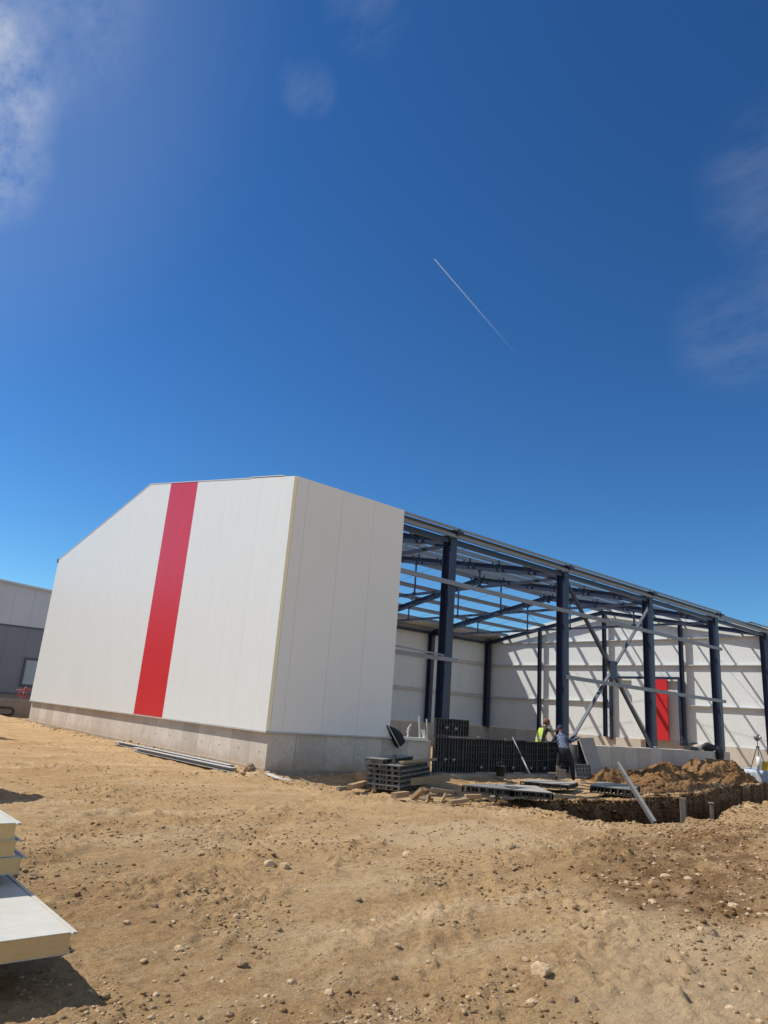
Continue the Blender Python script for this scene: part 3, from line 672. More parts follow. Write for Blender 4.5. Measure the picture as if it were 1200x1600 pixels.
# rods between the purlins, far gable edge trims
for x in (9.3, 15.4, 21.5, 27.4):
    MB().tube((x, .3, rz_(.3)+.22), (x, WD/2-.2, rz_(WD/2)+.22), .008, 5).build('sag_rod', 'steel', hall); MB().tube((x, WD-.3, rz_(.3)+.22), (x, WD/2+.2, rz_(WD/2)+.22), .008, 5).build('sag_rod', 'steel', hall)
for a, b in ((24.5, 30.3), (6.31, .34)):
    for y in (2.0, 6.8, 12.2, 16.6):
        MB().tube((a, y, rz_(y)+.1), (b, y+2.5, rz_(y+2.5)+.1), .012, 5).build('wind_rod', 'steel', hall)
# cross bracing in the third bay
gx, gz = (FX[2]+FX[3])/2, 3.82
mb = MB(); mb.bar((FX[2]+.15, .32, 6.72), (FX[3]-.15, .32, 1.02), .11, .11, (0, 1, 0)); mb.build('brace', 'steel', hall)
mb = MB(); a = Vector((FX[3]-.15, .24, 6.72)); b = Vector((FX[2]+.15, .24, 1.02))
mb.cee(a, a.lerp(b, .47), .13, .05, .006, (0, 1, 0)); mb.cee(a.lerp(b, .53), b, .13, .05, .006, (0, 1, 0)); mb.build('brace', 'brace_grey', hall)
mb = MB(); mb.box(gx-.24, gx+.24, .20, .215, gz-.32, gz+.32); mb.build('gusset_plate', 'steel', hall)
# doorway framing and sliding leaf in the far gable
for y in (9.6, 5.18): MB().bar((LX-.2, y, 1.0), (LX-.2, y, 4.61), .16, .16, (0, 1, 0)).build('door_post', 'steel', hall)
mb = MB(); mb.bar((LX-.2, 9.68, 4.69), (LX-.2, 5.1, 4.69), .18, .14)
mb.build('door_header', 'steel', hall)
door = MB().box(30.14, 30.24, 6.53, 8.02, 1.22, 4.6).build('door_leaf', 'panel_in_x', hall)
MB().box(30.14, 30.24, 5.80, 6.524, 1.22, 4.6).build('red_door_panel', 'red', door)
# bolts left on the plinth
# ------------------------------------------------------------ things round the plinth
PLACES = ['first', 'second', 'third', 'fourth', 'fifth', 'sixth', 'seventh', 'eighth', 'ninth', 'tenth', 'eleventh', 'twelfth']
def panel_parts(w, h, nxr, nzr, parent, rib='plastic', face='sheet_face', d=.08):
    """ribbed plastic formwork panel, local x width, z height, face sheet towards +y, ribs towards -y"""
    mb = MB(); mb.box(0, w, -.012, 0, 0, h); mb.build('face_sheet', face, parent)
    mb = MB(); t = .014
    for z0 in (0, h-t): 
        mb.box(0, w, -d, -.012, z0, z0+t)
    for i in range(nxr+1):
        x = i*(w-t)/nxr; mb.box(x, x+t, -d if i not in (0, nxr) else -d, -.012, t+.001, h-t-.001)
    for j in range(1, nzr):
        z = j*(h-t)/nzr
        for i in range(nxr):
            xa = i*(w-t)/nxr+t+.0005; xb = (i+1)*(w-t)/nxr-.0005
            mb.box(xa, xb, -d-.001, -.012, z, z+t)
    # outer flange lip
    mb.box(0, w, -d-.012, -d-.001, 0, .03); mb.box(0, w, -d-.012, -d-.001, h-.03, h); mb.box(0, .03, -d-.012, -d-.001, .031, h-.031); mb.box(w-.03, w, -d-.012, -d-.001, .031, h-.031)
    mb.build('rib_frame', rib, parent)
low = empty('wall_formwork'); panel_parts(.585, .97, 5, 5, low)
for i in range(11):
    o = low if i == 0 else copy_tree(low)
    o.location = (5.56+i*.59, -.02-(.0 if i > 2 else .015), .08+random.uniform(-.025, .02)); o.rotation_euler = (R(random.uniform(-.6, .6)), 0, R(random.uniform(-.5, .5)))
    tag(o, f'{PLACES[i]} black ribbed panel from the left in the low row of wall formwork', 'formwork panel', 'black formwork panels standing along the plinth')
up_ = empty('wall_formwork'); panel_parts(.70, .485, 6, 3, up_)
for i in range(2):
    o = up_ if i == 0 else copy_tree(up_)
    o.location = (5.54+i*.71, -.035, 1.065)
    tag(o, ['left', 'right'][i]+' raised formwork panel on top of the low black row, beside the white angle', 'formwork panel', 'raised formwork panels')
# wing nuts and clamps on the formwork
nut0 = None
nutpos = [(5.95, 1.30), (6.33, 1.28), (5.95, .42), (6.3, .42), (7.35, 1.06), (7.5, .22), (9.0, .22), (9.9, .22), (8.6, 1.05), (10.6, .22)]
for i, (x, z) in enumerate(nutpos):
    if nut0 is None:
        nut0 = empty('wing_nut'); mb = MB(); mb.tube((0, 0, 0), (0, -.09, 0), .014, 8); mb.build('tie_rod', 'galv_dull', nut0)
        mb = MB(); mb.tube((0, -.045, 0), (0, -.06, 0), .05, 10); mb.bar((-.07, -.055, .0), (.07, -.055, .02), .02, .03); mb.build('nut_plate', 'galv_dull', nut0); o = nut0
    else: o = copy_tree(nut0)
    o.location = (x, -.12, z)
    tag(o, 'grey wing nut on a tie rod sticking out of the black wall formwork', 'wing nut', 'wing nuts on the formwork')
# the neat pile of formwork panels by the plinth
F0 = Vector((1.66, -2.98, 0)); ang = math.atan2(2.0, 3.5)      # near corner; long side runs right and back
e1 = Vector((math.cos(ang), math.sin(ang), 0)); e2 = Vector((-math.sin(ang), math.cos(ang), 0))
lay = empty('stacked_formwork')
L_, W_ = 2.35, .78
mb = MB(); mb.box(0, L_, 0, W_, .085, .098); mb.build('face_sheet', 'sheet_face', lay)
mb = MB(); t = .014
for z0 in (.0, .068): 
    mb.box(0, L_, 0, .014, z0, z0+.017); mb.box(0, L_, W_-.014, W_, z0, z0+.017); mb.box(0, .014, .0145, W_-.0145, z0, z0+.017); mb.box(L_-.014, L_, .0145, W_-.0145, z0, z0+.017)
for yy in np.linspace(0, W_-.05, 6):
    mb.box(.0005, .03, yy+.001, yy+.05, .0175, .0675); mb.box(L_-.03, L_-.0005, yy+.001, yy+.05, .0175, .0675)
for i in range(1, 13):
    x = i*(L_-.03)/13; mb.box(x+.001, x+.026, .002, W_-.002, .0175, .0675)
for j in range(1, 4):
    y_ = j*W_/4; mb.box(.002, L_-.002, y_-.02, y_+.02, .0172, .0678)
mb.build('rib_frame', 'plastic_dusty', lay)
HN = ['bottom', 'second from the bottom', 'third from the bottom', 'third from the top', 'second from the top']
for i in range(5):
    o = lay if i == 0 else copy_tree(lay)
    o.location = F0+e1*random.uniform(-.03, .03)+e2*random.uniform(-.02, .02)+Vector((0, 0, -.02+i*.104)); o.rotation_euler = (0, 0, ang+R(random.uniform(-1, 1)))
    tag(o, f'formwork panel lying flat in the pile by the plinth, {HN[i]}', 'formwork panel', 'formwork panels piled by the plinth')
    if i == 4: o.location = F0+e2*.02+Vector((0, 0, -.02+i*.104))
nt_ = empty('stacked_formwork', F0+e2*.42+Vector((0, 0, .50)), ang, label='narrow formwork panel on the very top of the pile, set back on its rear edge', cat='formwork panel')
mb = MB(); mb.box(0, L_*.98, 0, .42, .085, .098); mb.build('face_sheet', 'sheet_face', nt_)
mb = MB()
for z0 in (0, .068): mb.box(0, L_*.98, 0, .014, z0, z0+.017); mb.box(0, L_*.98, .406, .42, z0, z0+.017); mb.box(0, .014, .0145, .4055, z0, z0+.017); mb.box(L_*.98-.014, L_*.98, .0145, .4055, z0, z0+.017)
for i in range(10):
    x = i*(L_*.98-.03)/9; mb.box(x+.001, x+.026, .002, .418, .0175, .0675)
mb.build('rib_frame', 'plastic_dusty', nt_)
o = empty('upright_formwork_post', F0+e1*.30+e2*.30+Vector((0, 0, .502)), ang, label='short upright grey formwork offcut standing on the panel pile', cat='formwork piece')
mb = MB(); mb.box(0, .10, 0, .012, 0, .20); mb.box(0, .012, -.06, -.001, 0, .2); mb.box(.088, .10, -.06, -.001, 0, .2); mb.build('offcut', 'plastic_dusty', o)

def plank(a, b, w, h, matn, label, name='timber_plank', cat='plank', roll_=0, group=None):
    a = Vector(a); b = Vector(b); o = empty(name, a, label=label, cat=cat, group=group)
    # slightly warped beam with chamfered ends
    mb = MB(); d = b-a; m_ = d*.5+Vector((0, 0, .006)); up = Vector((0, math.sin(roll_), math.cos(roll_)))
    sec = [(-w/2+.004, -h/2), (w/2-.004, -h/2), (w/2, -h/2+.004), (w/2, h/2-.004), (w/2-.004, h/2), (-w/2+.004, h/2), (-w/2, h/2-.004), (-w/2, -h/2+.004)]
    mb.prism(sec, (0, 0, 0), d, up)
    r = mb.build(name, matn); bpy.data.objects.remove(o); r.location = a
    return tag(r, label, cat, group)
pA = F0+e1*.42+e2*.10+Vector((0, 0, .53)); pB = F0+e1*2.9+e2*.05+Vector((0, 0, .60))
plank(F0+e1*.40+e2*.14+Vector((0, 0, .535)), F0+e1*2.75+e2*-.02+Vector((0, 0, .545)), .12, .055, 'timber', 'fresh timber plank lying on top of the formwork pile')
g = bz(640, 1222, .12); h = bz(702, 1215, .15)
plank(g, h, .07, .16, 'timber', 'timber plank on edge low down in front of the formwork pile')
T = [((615, 1243, .08), (636, 1236, .12), .11, .10, 'timber', 'short timber block at the near corner of the formwork pile'),
     ((646, 1244, .05), (662, 1229, .26), .15, .07, 'timber', 'short thick board propped up steeply in the timber heap'),
     ((662, 1230, .25), (700, 1233, .10), .14, .05, 'timber', 'pale board leaning on the propped board in the timber heap'),
     ((669, 1249, .0), (673, 1239, .16), .05, .05, 'timber', 'small upright stake in front of the timber heap'),
     ((689, 1252, .0), (697, 1237, .18), .055, .045, 'timber', 'taller leaning stake right of the small stake'),
     ((702, 1251, .05), (730, 1247, .06), .09, .07, 'timber', 'timber block lying at the right end of the heap'),
     ((670, 1237, .08), (705, 1239, .08), .12, .05, 'timber_grey', 'weathered grey board flat at the bottom of the timber heap'),
     ((655, 1221, .1), (705, 1226, .12), .12, .05, 'timber_grey', 'weathered grey board behind the timber heap'),
     ((675, 1226, .18), (708, 1231, .14), .1, .03, 'timber_grey', 'thin grey board crossing behind the pale one'),
     ((727, 1242, .10), (751, 1243, .10), .1, .09, 'timber', 'timber block under the left end of the low formwork table'),
     ((528, 1229, .03), (548, 1226, .06), .09, .08, 'timber_grey', 'grey wood block left of the pale timber by the formwork pile'),
     ((547, 1227, .1), (571, 1217, .12), .12, .09, 'timber', 'pale squared timber beside the left end of the formwork pile'),
     ((768, 1247, .08), (777, 1238, .15), .1, .08, 'timber_grey', 'timber prop under the middle of the low formwork table'),
     ((640, 1237, .04), (676, 1246, .05), .05, .04, 'timber_grey', 'thin grey stick poking from the foot of the timber heap'),
     ((500, 1228, .02), (470, 1214, .03), .02, .02, 'timber_grey', 'thin dark stick on the soil near the hall corner')]
for a, b, w, h, mt, lab in T:
    p = bz(*a); q = bz(*b); p.z += Hs(p.x, p.y)*.7; q.z += Hs(q.x, q.y)*.7
    plank(p, q, w, h, mt, lab)
rd = random.Random(21)
for i in range(16):
    u = rd.uniform(640, 790); v = rd.uniform(1222, 1252); p = bz(u, v, 0); a_ = rd.uniform(0, 3.14); l_ = rd.uniform(.12, .45)
    if abs(u-790) < 60 and v < 1236: v = 1249; p = bz(u, v, 0)
    z0 = Hs(p.x, p.y)+.02; dv = Vector((math.cos(a_)*l_, math.sin(a_)*l_, rd.uniform(-.01, .04)))
    plank((p.x, p.y, z0), Vector((p.x, p.y, z0))+dv, rd.uniform(.03, .08), rd.uniform(.02, .04), rd.choice(['timber', 'timber_grey', 'timber_grey']), 'small timber offcut strewn among the debris before the black formwork', 'timber_offcut', 'offcut', group='timber offcuts among the debris')
# cement bag like log beside the pile
p = bz(566, 1211, .2); vv = stone_v(IV3, .30, .17, .15, .08)
me = bpy.data.meshes.new('sandbag'); me.from_pydata(vv.tolist(), [], IF3); me.materials.append(M['timber']); me.polygons.foreach_set('use_smooth', [True]*len(IF3))
o = bpy.data.objects.new('sandbag', me); COL.objects.link(o); o.location = bz(564, 1215, .1); o.location.z = .1; tag(o, 'bulging buff sack lying between the plinth and the formwork pile', 'sack')

# low formwork tables in front
def lying(corn, th, label, face='sheet_face', legs=True, z=None):
    P = [bz(u, v, z_) for u, v, z_ in corn]
    o = empty('formwork_table', (P[0].x, P[0].y, 0), label=label, cat='formwork panel'); org = Vector((P[0].x, P[0].y, 0))
    P = [p-org for p in P]
    MB().obox(P, .014).build('face_sheet', face, o)
    D = [p-Vector((0, 0, .0145)) for p in P]; mb = MB()
    for i in range(4):
        a, b = D[i], D[(i+1) % 4]; cc = sum(D, Vector())/4
        ina = (cc-a).normalized()*.02; inb = (cc-b).normalized()*.02
        for zz in (0, -th+.02):
            mb.bar(a+ina+Vector((0, 0, zz-.009)), b+inb+Vector((0, 0, zz-.009)), .018, .018)
        n = max(2, int((b-a).length/.16))
        for k in range(n+1):
            q = a.lerp(b, k/n)+(ina if k < n/2 else inb); mb.bar(q+Vector((0, 0, -.019)), q+Vector((0, 0, -th+.012)), .02, .03, (1, 0, 0))
    for k in range(1, 12):
        a = D[0].lerp(D[1], k/12); b = D[3].lerp(D[2], k/12); a = a.lerp(b, .03); b = a.lerp(b, .96)
        mb.bar(a+Vector((0, 0, -th/2)), b+Vector((0, 0, -th/2)), .012, th-.05)
    mb.build('rib_frame', 'plastic_dusty', o)
    return o
Z1 = .27
lying([(722, 1226, Z1), (800, 1233.5, Z1), (836, 1231, Z1), (757, 1224.5, Z1)][0:4], .13, 'left half of the low formwork table propped on timber blocks')
lying([(801, 1233.7, Z1), (864.5, 1239, Z1), (838, 1227.8, Z1), (775, 1224.2, Z1)], .13, 'right half of the low formwork table, its top coloured paler for sunlight', 'board_grey')  # sunlit tone of this half put into its paler face colour
lying([(812.5, 1220, .13), (887, 1226.5, .13), (903, 1222, .13), (838, 1217.5, .13)], .11, 'flat formwork panel lying behind the table near the bending worker', 'board_grey')
# dark ribbed panel at right
o = lying([(922, 1227, .20), (988, 1234, .20), (1000, 1227, .20), (935, 1221, .20)], .16, 'dark ribbed formwork panel lying flat before the low plinth, left of the metal strip', 'sheet_face')

# leaning board with dark prop panel, pale crate-like panel
def quad_slab(c4, th, name, matn, label, cat, back=None):
    P = [Vector(p) for p in c4]; o = empty(name, P[3], label=label, cat=cat); n = (P[1]-P[0]).cross(P[3]-P[0]).normalized()
    if n.dot(CAM-P[0]) < 0: n = -n
    org = P[3].copy(); P = [p-org for p in P]; Q = [p-n*th for p in P]
    mb = MB(); mb.add(P+Q, [(0, 1, 2, 3), (7, 6, 5, 4), (0, 4, 5, 1), (1, 5, 6, 2), (2, 6, 7, 3), (3, 7, 4, 0)])
    mb.build('board', matn, o)
    return o, P, n, org
o, P, n, org = quad_slab([by(905, 1153, -.20), by(927, 1152.5, -.20), by(946, 1215, -.72), by(927, 1218, -.72)], .05, 'leaning_board', 'board_grey', 'grey board leaning against the low plinth right of the bending worker', 'board')
o, P, n, org = quad_slab([by(903, 1158, -.12), by(909, 1157, -.12), by(926, 1212, -.35), by(904, 1200, -.30)], .03, 'dark_sheet', 'black_cloth', 'black sheet standing behind the leaning grey board', 'sheet')
cr_ = empty('pale_formwork_panel', by(898, 1218, -.75), R(-12), label='pale grey gridded formwork panel standing behind the bending worker', cat='formwork panel'); cr_.location.z = .0
panel_parts(.72, .42, 5, 3, cr_, 'bucket', 'sheet_face', .07); cr_.rotation_euler = (R(-14), 0, R(-12))
# prop leaning on the formwork
p = by(801, 1152, -.12); q = bz(831, 1216, .02)
mb = MB(); mb.tube(p, p.lerp(q, .5), .018, 8); mb.tube(p.lerp(q, .5), q, .026, 8); tg = mb.build('push_pull_prop', 'galv_dull'); tag(tg, 'slim steel prop leaning against the black formwork', 'prop')
o = empty('black_bucket', bz(782, 1213, .05), label='black bucket in front of the wall formwork, left of the steel prop', cat='bucket')
mb = MB(); n_ = 16
prof = [(.12, 0), (.15, .26), (.165, .265), (.165, .285), (.14, .285), (.112, .012), (0, .012)]
vs = []; fs = []
for r_, z_ in prof: vs += [(r_*math.cos(2*math.pi*i/n_), r_*math.sin(2*math.pi*i/n_), z_) for i in range(n_)]
for k in range(len(prof)-1):
    for i in range(n_): fs.append((k*n_+i, k*n_+(i+1) % n_, (k+1)*n_+(i+1) % n_, (k+1)*n_+i))
mb.add(vs, fs, 0, True); mb.build('pail', 'rubber', o)
mb = MB(); mb.path([(.16*math.cos(a), .0, .27+.14*math.sin(a)) for a in np.linspace(0, math.pi, 9)], .004, 5); mb.build('handle', 'galv_dull', o)
o2 = copy_tree(o); o2.name = 'grey_bucket'; o2.location = bz(877, 1217, .03); tag(o2, 'pale grey bucket between the feet of the bending worker', 'bucket')
for ch in o2.children:
    if ch.name.startswith('pail'): ch.data = ch.data.copy(); ch.data.materials[0] = M['bucket']

# umbrella: black canopy, white shaft, leaning on the plinth
ub = empty('umbrella', by(628, 1174, -.22), label='half folded black umbrella with a white shaft leaning at the end of the side cladding', cat='umbrella')
top = by(606.5, 1134, -.10)-ub.location
mb = MB(); mb.tube((0, 0, 0), top, .011, 8); mb.build('shaft', 'white_plastic', ub)
mb = MB(); ax = top.normalized(); sd1 = Vector((ax.z, 0, -ax.x)).normalized(); sd2 = ax.cross(sd1); rows = 9; vs = []; fs = []; nn_ = 20
for r in range(rows):
    t = r/(rows-1); c = top*(1.0-.86*t)+Vector((.02, .09, 0)); rad = .02+.21*math.sin(min(1, t*1.15)*math.pi*.62)
    for i in range(nn_):
        a = 2*math.pi*i/nn_; rr = rad*(1+.16*math.cos(a*8)*t)*(1.25 if math.cos(a) > 0 else .04)
        v = c+sd1*rr*math.cos(a)+sd2*rr*math.sin(a)*.32; vs.append(v)
for r in range(rows-1):
    for i in range(nn_): fs.append((r*nn_+i, r*nn_+(i+1) % nn_, (r+1)*nn_+(i+1) % nn_, (r+1)*nn_+i))
mb.add(vs, fs+[tuple(range(nn_)), tuple(reversed(range((rows-1)*nn_, rows*nn_)))], 0, True); mb.build('canopy', 'black_cloth', ub)
# white cable sprout
cb = MB(); base = by(637, 1142, .15); base.z = ZP-.06
cb.path([base+Vector(v) for v in ((0, 0, 0), (.01, 0, .14), (-.02, 0, .24), (.03, .0, .34), (.12, 0, .42))], .016, 6); cb.path([base+Vector(v) for v in ((.03, 0, 0), (.04, 0, .1), (.02, 0, .2), (.05, 0, .31))], .014, 6)
tag(cb.build('cable_sprout', 'white_plastic'), 'bundle of white cable ends rising above the plinth left of the white angle', 'cable')

# channels along the gable, white strip near the corner
def channel(a, b, off, label):
    a = Vector(a); b = Vector(b); mb = MB(); mb.cee((0, 0, 0), b-a, .09, .16, .006, (0, 0, 1), 0, off); o = mb.build('steel_channel', 'ledge'); o.location = a; return tag(o, label, 'steel channel', 'steel channels along the gable')
channel((-.50, 7.6, .10), (-.42, .55, .10), 1, 'longer galvanised channel lying along the foot of the gable plinth')
channel((-.72, 5.6, .075), (-.60, .1, .08), 1, 'nearer galvanised channel lying in front of the other one by the gable')
mb = MB(); pts = [bz(413, 1206, .06), bz(423, 1211, .05), bz(436, 1216, .04), bz(455, 1219, .04)]
for a, b in zip(pts, pts[1:]): mb.bar(a, b+(b-a)*.02, .10, .03)
tag(mb.build('white_gutter_strip', 'flash'), 'bent white metal strip on the soil at the foot of the hall corner', 'strip')
for u, v, h, lab in ((389, 1209, 10, 'brown rock at the foot of the hall corner'), (404, 1204, 7, 'lump of broken concrete touching the hall corner'), (378, 1213, 5, 'small stone left of the corner rock')):
    p = bz(u, v, 0); s = h/1093*(p-CAM).length
    me = bpy.data.meshes.new('rock'); me.from_pydata(stone_v(IV3, s, s*.9, s*.8).tolist(), [], IF3); me.materials.append(M['rock_grey' if h > 9 else 'rock']); o = bpy.data.objects.new('rock', me); COL.objects.link(o); o.location = (p.x, p.y, .06+s*.3); tag(o, lab, 'stone')

# ------------------------------------------------------------ trench things
PILE_PTS = []
def pile(cx, cy, rx, ry, h, seed, label, name='dirt_pile', rot=0.):
    n = 110; th = np.linspace(-1.15, 1.15, n); X, Y = np.meshgrid(th, th)
    r = np.hypot(X, Y); c, s = math.cos(rot), math.sin(rot)
    YY = np.where(Y < 0, Y*.55, Y); wx = cx+X*rx*c-YY*ry*s; wy = cy+X*rx*s+YY*ry*c
    sh = np.clip(1-r**1.35, -.4, 1)
    z = h*(sh*(1+.40*fbm(X*2.1, Y*2.1, seed, 3)))+(.10*np.abs(fbm(wx/.35, wy/.35, seed+4, 3))+.05*fbm(wx/.12, wy/.12, seed+9, 3))*np.clip(1.1-r, 0, 1)
    g0 = H(wx, wy)
    zz = g0+z-.05
    k_ = int(90*rx*ry); ii = rng_.integers(0, n, (2, k_)); PILE_PTS.append((wx[ii[0], ii[1]], wy[ii[0], ii[1]], zz[ii[0], ii[1]]))
    me = bpy.data.meshes.new(name); I_ = np.arange(n*n).reshape(n, n); q = np.stack([I_[:-1, :-1], I_[:-1, 1:], I_[1:, 1:], I_[1:, :-1]], -1).reshape(-1, 4)
    me.from_pydata(np.stack([wx, wy, zz], -1).reshape(-1, 3).tolist(), [], q.tolist()); me.materials.append(M['earth_heap']); me.polygons.foreach_set('use_smooth', [True]*len(q))
    o = bpy.data.objects.new(name, me); COL.objects.link(o); return tag(o, label, 'dirt pile')
pile(19.3, -1.7, 2.9, 1.9, .84, 3, 'tallest heap of excavated earth against the low plinth, below its right end')
pile(15.0, -2.0, 2.7, 1.7, .52, 8, 'sunlit earth heap left of the tallest one, against the low plinth')
pile(12.9, -1.3, 1.3, .8, .42, 14, 'dark earth heap at the left foot of the low plinth, right of the leaning board')
pile(12.5, -3.6, 3.0, .9, .28, 19, 'long low spoil bank along the far lip of the trench')
pile(18.6, -3.0, 1.6, .8, .4, 25, 'spoil heap near the draped pallet, right of the tallest heap')
pile(7.4, -9.6, 1.1, .5, .14, 31, 'low earth berm on the near lip of the trench at right')
def on_piles(n):
    X = np.concatenate([p[0] for p in PILE_PTS]); Y = np.concatenate([p[1] for p in PILE_PTS]); return X, Y
_Z = np.concatenate([p[2] for p in PILE_PTS]); _H = H; H_keep = H
H = lambda x, y: _Z
scatter(len(_Z), on_piles, lambda: .02+.09*rng_.random()**3, 'heap_lumps', 'earth_heap', 'broken lumps of earth lying on the excavated heaps')
H = H_keep
# timber posts
def post(u, vb, vt, y, w, label):
    b = by(u, vb, y); tz = by(u, vt, y).z; o = MB(); zz = -.9
    o.box(-w/2, w/2, -w/2, w/2, zz, tz); o.box(-w/2-.012, -w/2-.001, -w*.3, w*.3, zz, tz-.02)
    r = o.build('timber_post', 'timber_grey'); r.location = (b.x, b.y, 0); r.rotation_euler = (0, 0, R(30)); return tag(r, label, 'post')
post(1068.5, 1287, 1246.5, -7.35, .12, 'thicker grey timber post standing in the trench')
pp_ = by(1113, 1285, -7.3); mb = MB(); mb.box(-.06, -.03, -.03, .03, -.9, .2); mb.box(.03, .05, -.03, .03, -.9, .18); mb.box(-.08, .08, -.05, .05, .2, .225); r = mb.build('trench_stake', 'timber_grey'); r.location = (pp_.x, pp_.y, 0); r.rotation_euler = (0, 0, R(35)); tag(r, 'thin post with a flat cap in the trench, right of the thicker post', 'post')
# perforated strip leaning out of the trench
a = by(966, 1197, -5.2); b = by(1024, 1291, -7.25)
st = empty('metal_strip', b, label='long grey metal formwork strip leaning up out of the trench', cat='metal strip')
d = a-b; mb = MB(); sdv = d.normalized().cross(Fw).normalized(); w = .10; nrm = sdv.cross(d.normalized())
mb.prism([(-w, -.012), (w, -.012), (w, .05), (w-.014, .05), (w-.014, .0), (-w+.014, .0), (-w+.014, .05), (-w, .05)], (0, 0, 0), d, -Fw); mb.build('channel', 'strip_grey', st)
mb = MB()
for k in range(1, 12): c = d*(k/12); mb.bar(c-sdv*(w-.016)-Fw*.022, c+sdv*(w-.016)-Fw*.022, .03, .03, -Fw)
mb.build('crosspiece', 'bucket', st)
# rebar cage in the trench
mb = MB(); rb = random.Random(3)
for row, yy in ((0, -5.75), (1, -5.35)):
    for k in range(82):
        if rb.random() < .3: continue
        x = 6.2+k*.17+rb.uniform(-.02, .02); y_ = yy+.055*(x-6.2) if x > 6.2 else yy
        mb.tube((x, y_, -1.1), (x+rb.uniform(-.02, .02), y_+rb.uniform(-.02, .02), .34+rb.uniform(-.08, .08)), .0042, 5)
    for z in (-.6, -.2, .15):
        mb.tube((6.1, yy, z), (20.0, yy+.055*13.9, z), .0045, 5)
tag(mb.build('rebar_cage', 'rebar'), 'rusty rebar cage of thin upright bars standing in the trench', 'rebar')
# survey pegs
for u, v, lab in ((1189, 1253, 'small yellow-topped survey peg on the near bank at far right'), (1199, 1253, 'survey peg at the right edge of the picture, partly cut off')):
    p = bz(u, v, 0); z0 = Hs(p.x, p.y); mb = MB(); mb.bar((0, 0, -.1), (0, 0, .13), .03, .03, (1, 0, 0)); mb.box(-.02, .02, -.02, .02, .131, .19, 1); r = mb.build('survey_peg', ['timber', 'yellow']); r.location = (p.x, p.y, z0); tag(r, lab, 'peg')

# draped pallet with tripod level and yellow case
dp = empty('draped_pallet', (21.2, -2.9, -.16), label='low pallet load draped in pale blue-white sheeting by the end of the plinth', cat='pallet load')
n = 40; vs = []; fs = []; w_, l_, h_ = 3.4, 1.7, .48
prm = []
for k in range(n*4):
    s = k/(n); q = int(s); f = s-q
    x_, y_ = [(f*w_, 0), (w_, f*l_), (w_-f*w_, l_), (0, l_-f*l_)][q]
    prm.append((x_, y_, [(0, -1), (1, 0), (0, 1), (-1, 0)][q]))
N4 = len(prm)
for lev in range(6):
    t = lev/5
    for k, (x_, y_, (a, b)) in enumerate(prm):
        o_ = t*.05*(.6+math.sin(k*1.3)*.5+math.sin(k*.53+1)*.5)-.02*(lev == 0); vs.append((x_+a*o_, y_+b*o_, .62-h_*1.2*t-.0 if lev else .63))
for lev in range(5):
    for k in range(N4): fs.append((lev*N4+k, (lev+1)*N4+k, (lev+1)*N4+(k+1) % N4, lev*N4+(k+1) % N4))
fs.append(tuple(range(N4)))
mb = MB(); mb.add(vs, fs, 0, True); mb.build('sheet', 'tarp', dp)
mb = MB()
for k in range(3): mb.box(.1, w_-.1, .1+k*.7, .2+k*.7, 0, .09)
mb.box(.1, w_-.1, .1, l_-.1, .095, .14); mb.build('pallet', 'timber', dp)
tx, ty = 21.62, -2.42
tp = empty('survey_tripod', (tx, ty, .475), label='survey tripod with a round instrument on top, standing on the draped pallet', cat='tripod')
mb = MB()
for a in (0.3, 2.4, 4.5):
    mb = MB(); mb.tube((.03*math.cos(a), .03*math.sin(a), .86), (.34*math.cos(a), .34*math.sin(a), .0), .016, 6); mb.build('leg', 'frame_dark', tp)
mb = MB(); mb.tube((0, 0, .84), (0, 0, .90), .07, 12); mb.tube((0, 0, .9), (0, 0, 1.12), .018, 8); mb.build('tripod_head', 'galv_dull', tp)
mb = MB(); vv = IV3*np.array([.15, .12, .15])+np.array([0, 0, 1.24]); mb.add(vv.tolist(), IF3, 0, True); mb.tube((-.04, -.16, 1.24), (.0, -.10, 1.24), .06, 12, 1); mb.build('instrument', ['galv_dull', 'flash'], tp)
yc = empty('yellow_case', (tx+.02, ty-.26, .477), R(10), label='yellow instrument case on the draped pallet beside the tripod', cat='case')
mb = MB(); mb.box(-.22, .22, -.12, .12, 0, .16); mb.box(-.21, .21, -.11, .11, .165, .33); mb.build('case_body', 'yellow', yc, .015); mb = MB(); mb.path([(-.08, -.1, .33), (-.08, -.1, .37), (.08, -.1, .37), (.08, -.1, .33)], .01, 6); mb.build('handle', 'frame_dark', yc)
wb = empty('white_canister', (tx-.28, ty-.12, .477), label='white canister on the draped pallet left of the yellow case', cat='canister'); mb = MB(); mb.tube((0, 0, 0), (0, 0, .5), .085, 14); mb.tube((0, 0, .5), (0, 0, .56), .04, 10); mb.build('canister', 'white_plastic', wb)

# things lying on the low plinth
def on_plinth(u, y, name, label, cat): p = by(u, 1175, y); return empty(name, (p.x, y, ZP+.03), label=label, cat=cat)
cs = on_plinth(1080, .30, 'tool_case', 'open dark tool case on the low plinth near the last column but one', 'tool case')
mb = MB(); mb.box(-.35, .4, -.15, .15, 0, .14); mb.build('case_body', 'case_dark', cs, .01); mb = MB(); mb.bar((-.2, .14, .15), (-.05, .2, .36), .03, .55, (1, 0, 0)); mb.bar((-.36, 0, .18), (.46, 0, .31), .22, .03); mb.build('lid', 'case_dark', cs)
wt = on_plinth(1094, .25, 'white_tub', 'small pale tub right of the tool case on the low plinth', 'tub'); mb = MB(); mb.tube((0, 0, 0), (0, 0, .16), .09, 12); mb.tube((0, 0, .165), (0, 0, .18), .1, 12); mb.build('tub', 'bucket', wt)
bg_ = on_plinth(1112, .2, 'black_bag', 'crumpled black bag hanging over the front of the low plinth by the last column', 'bag')
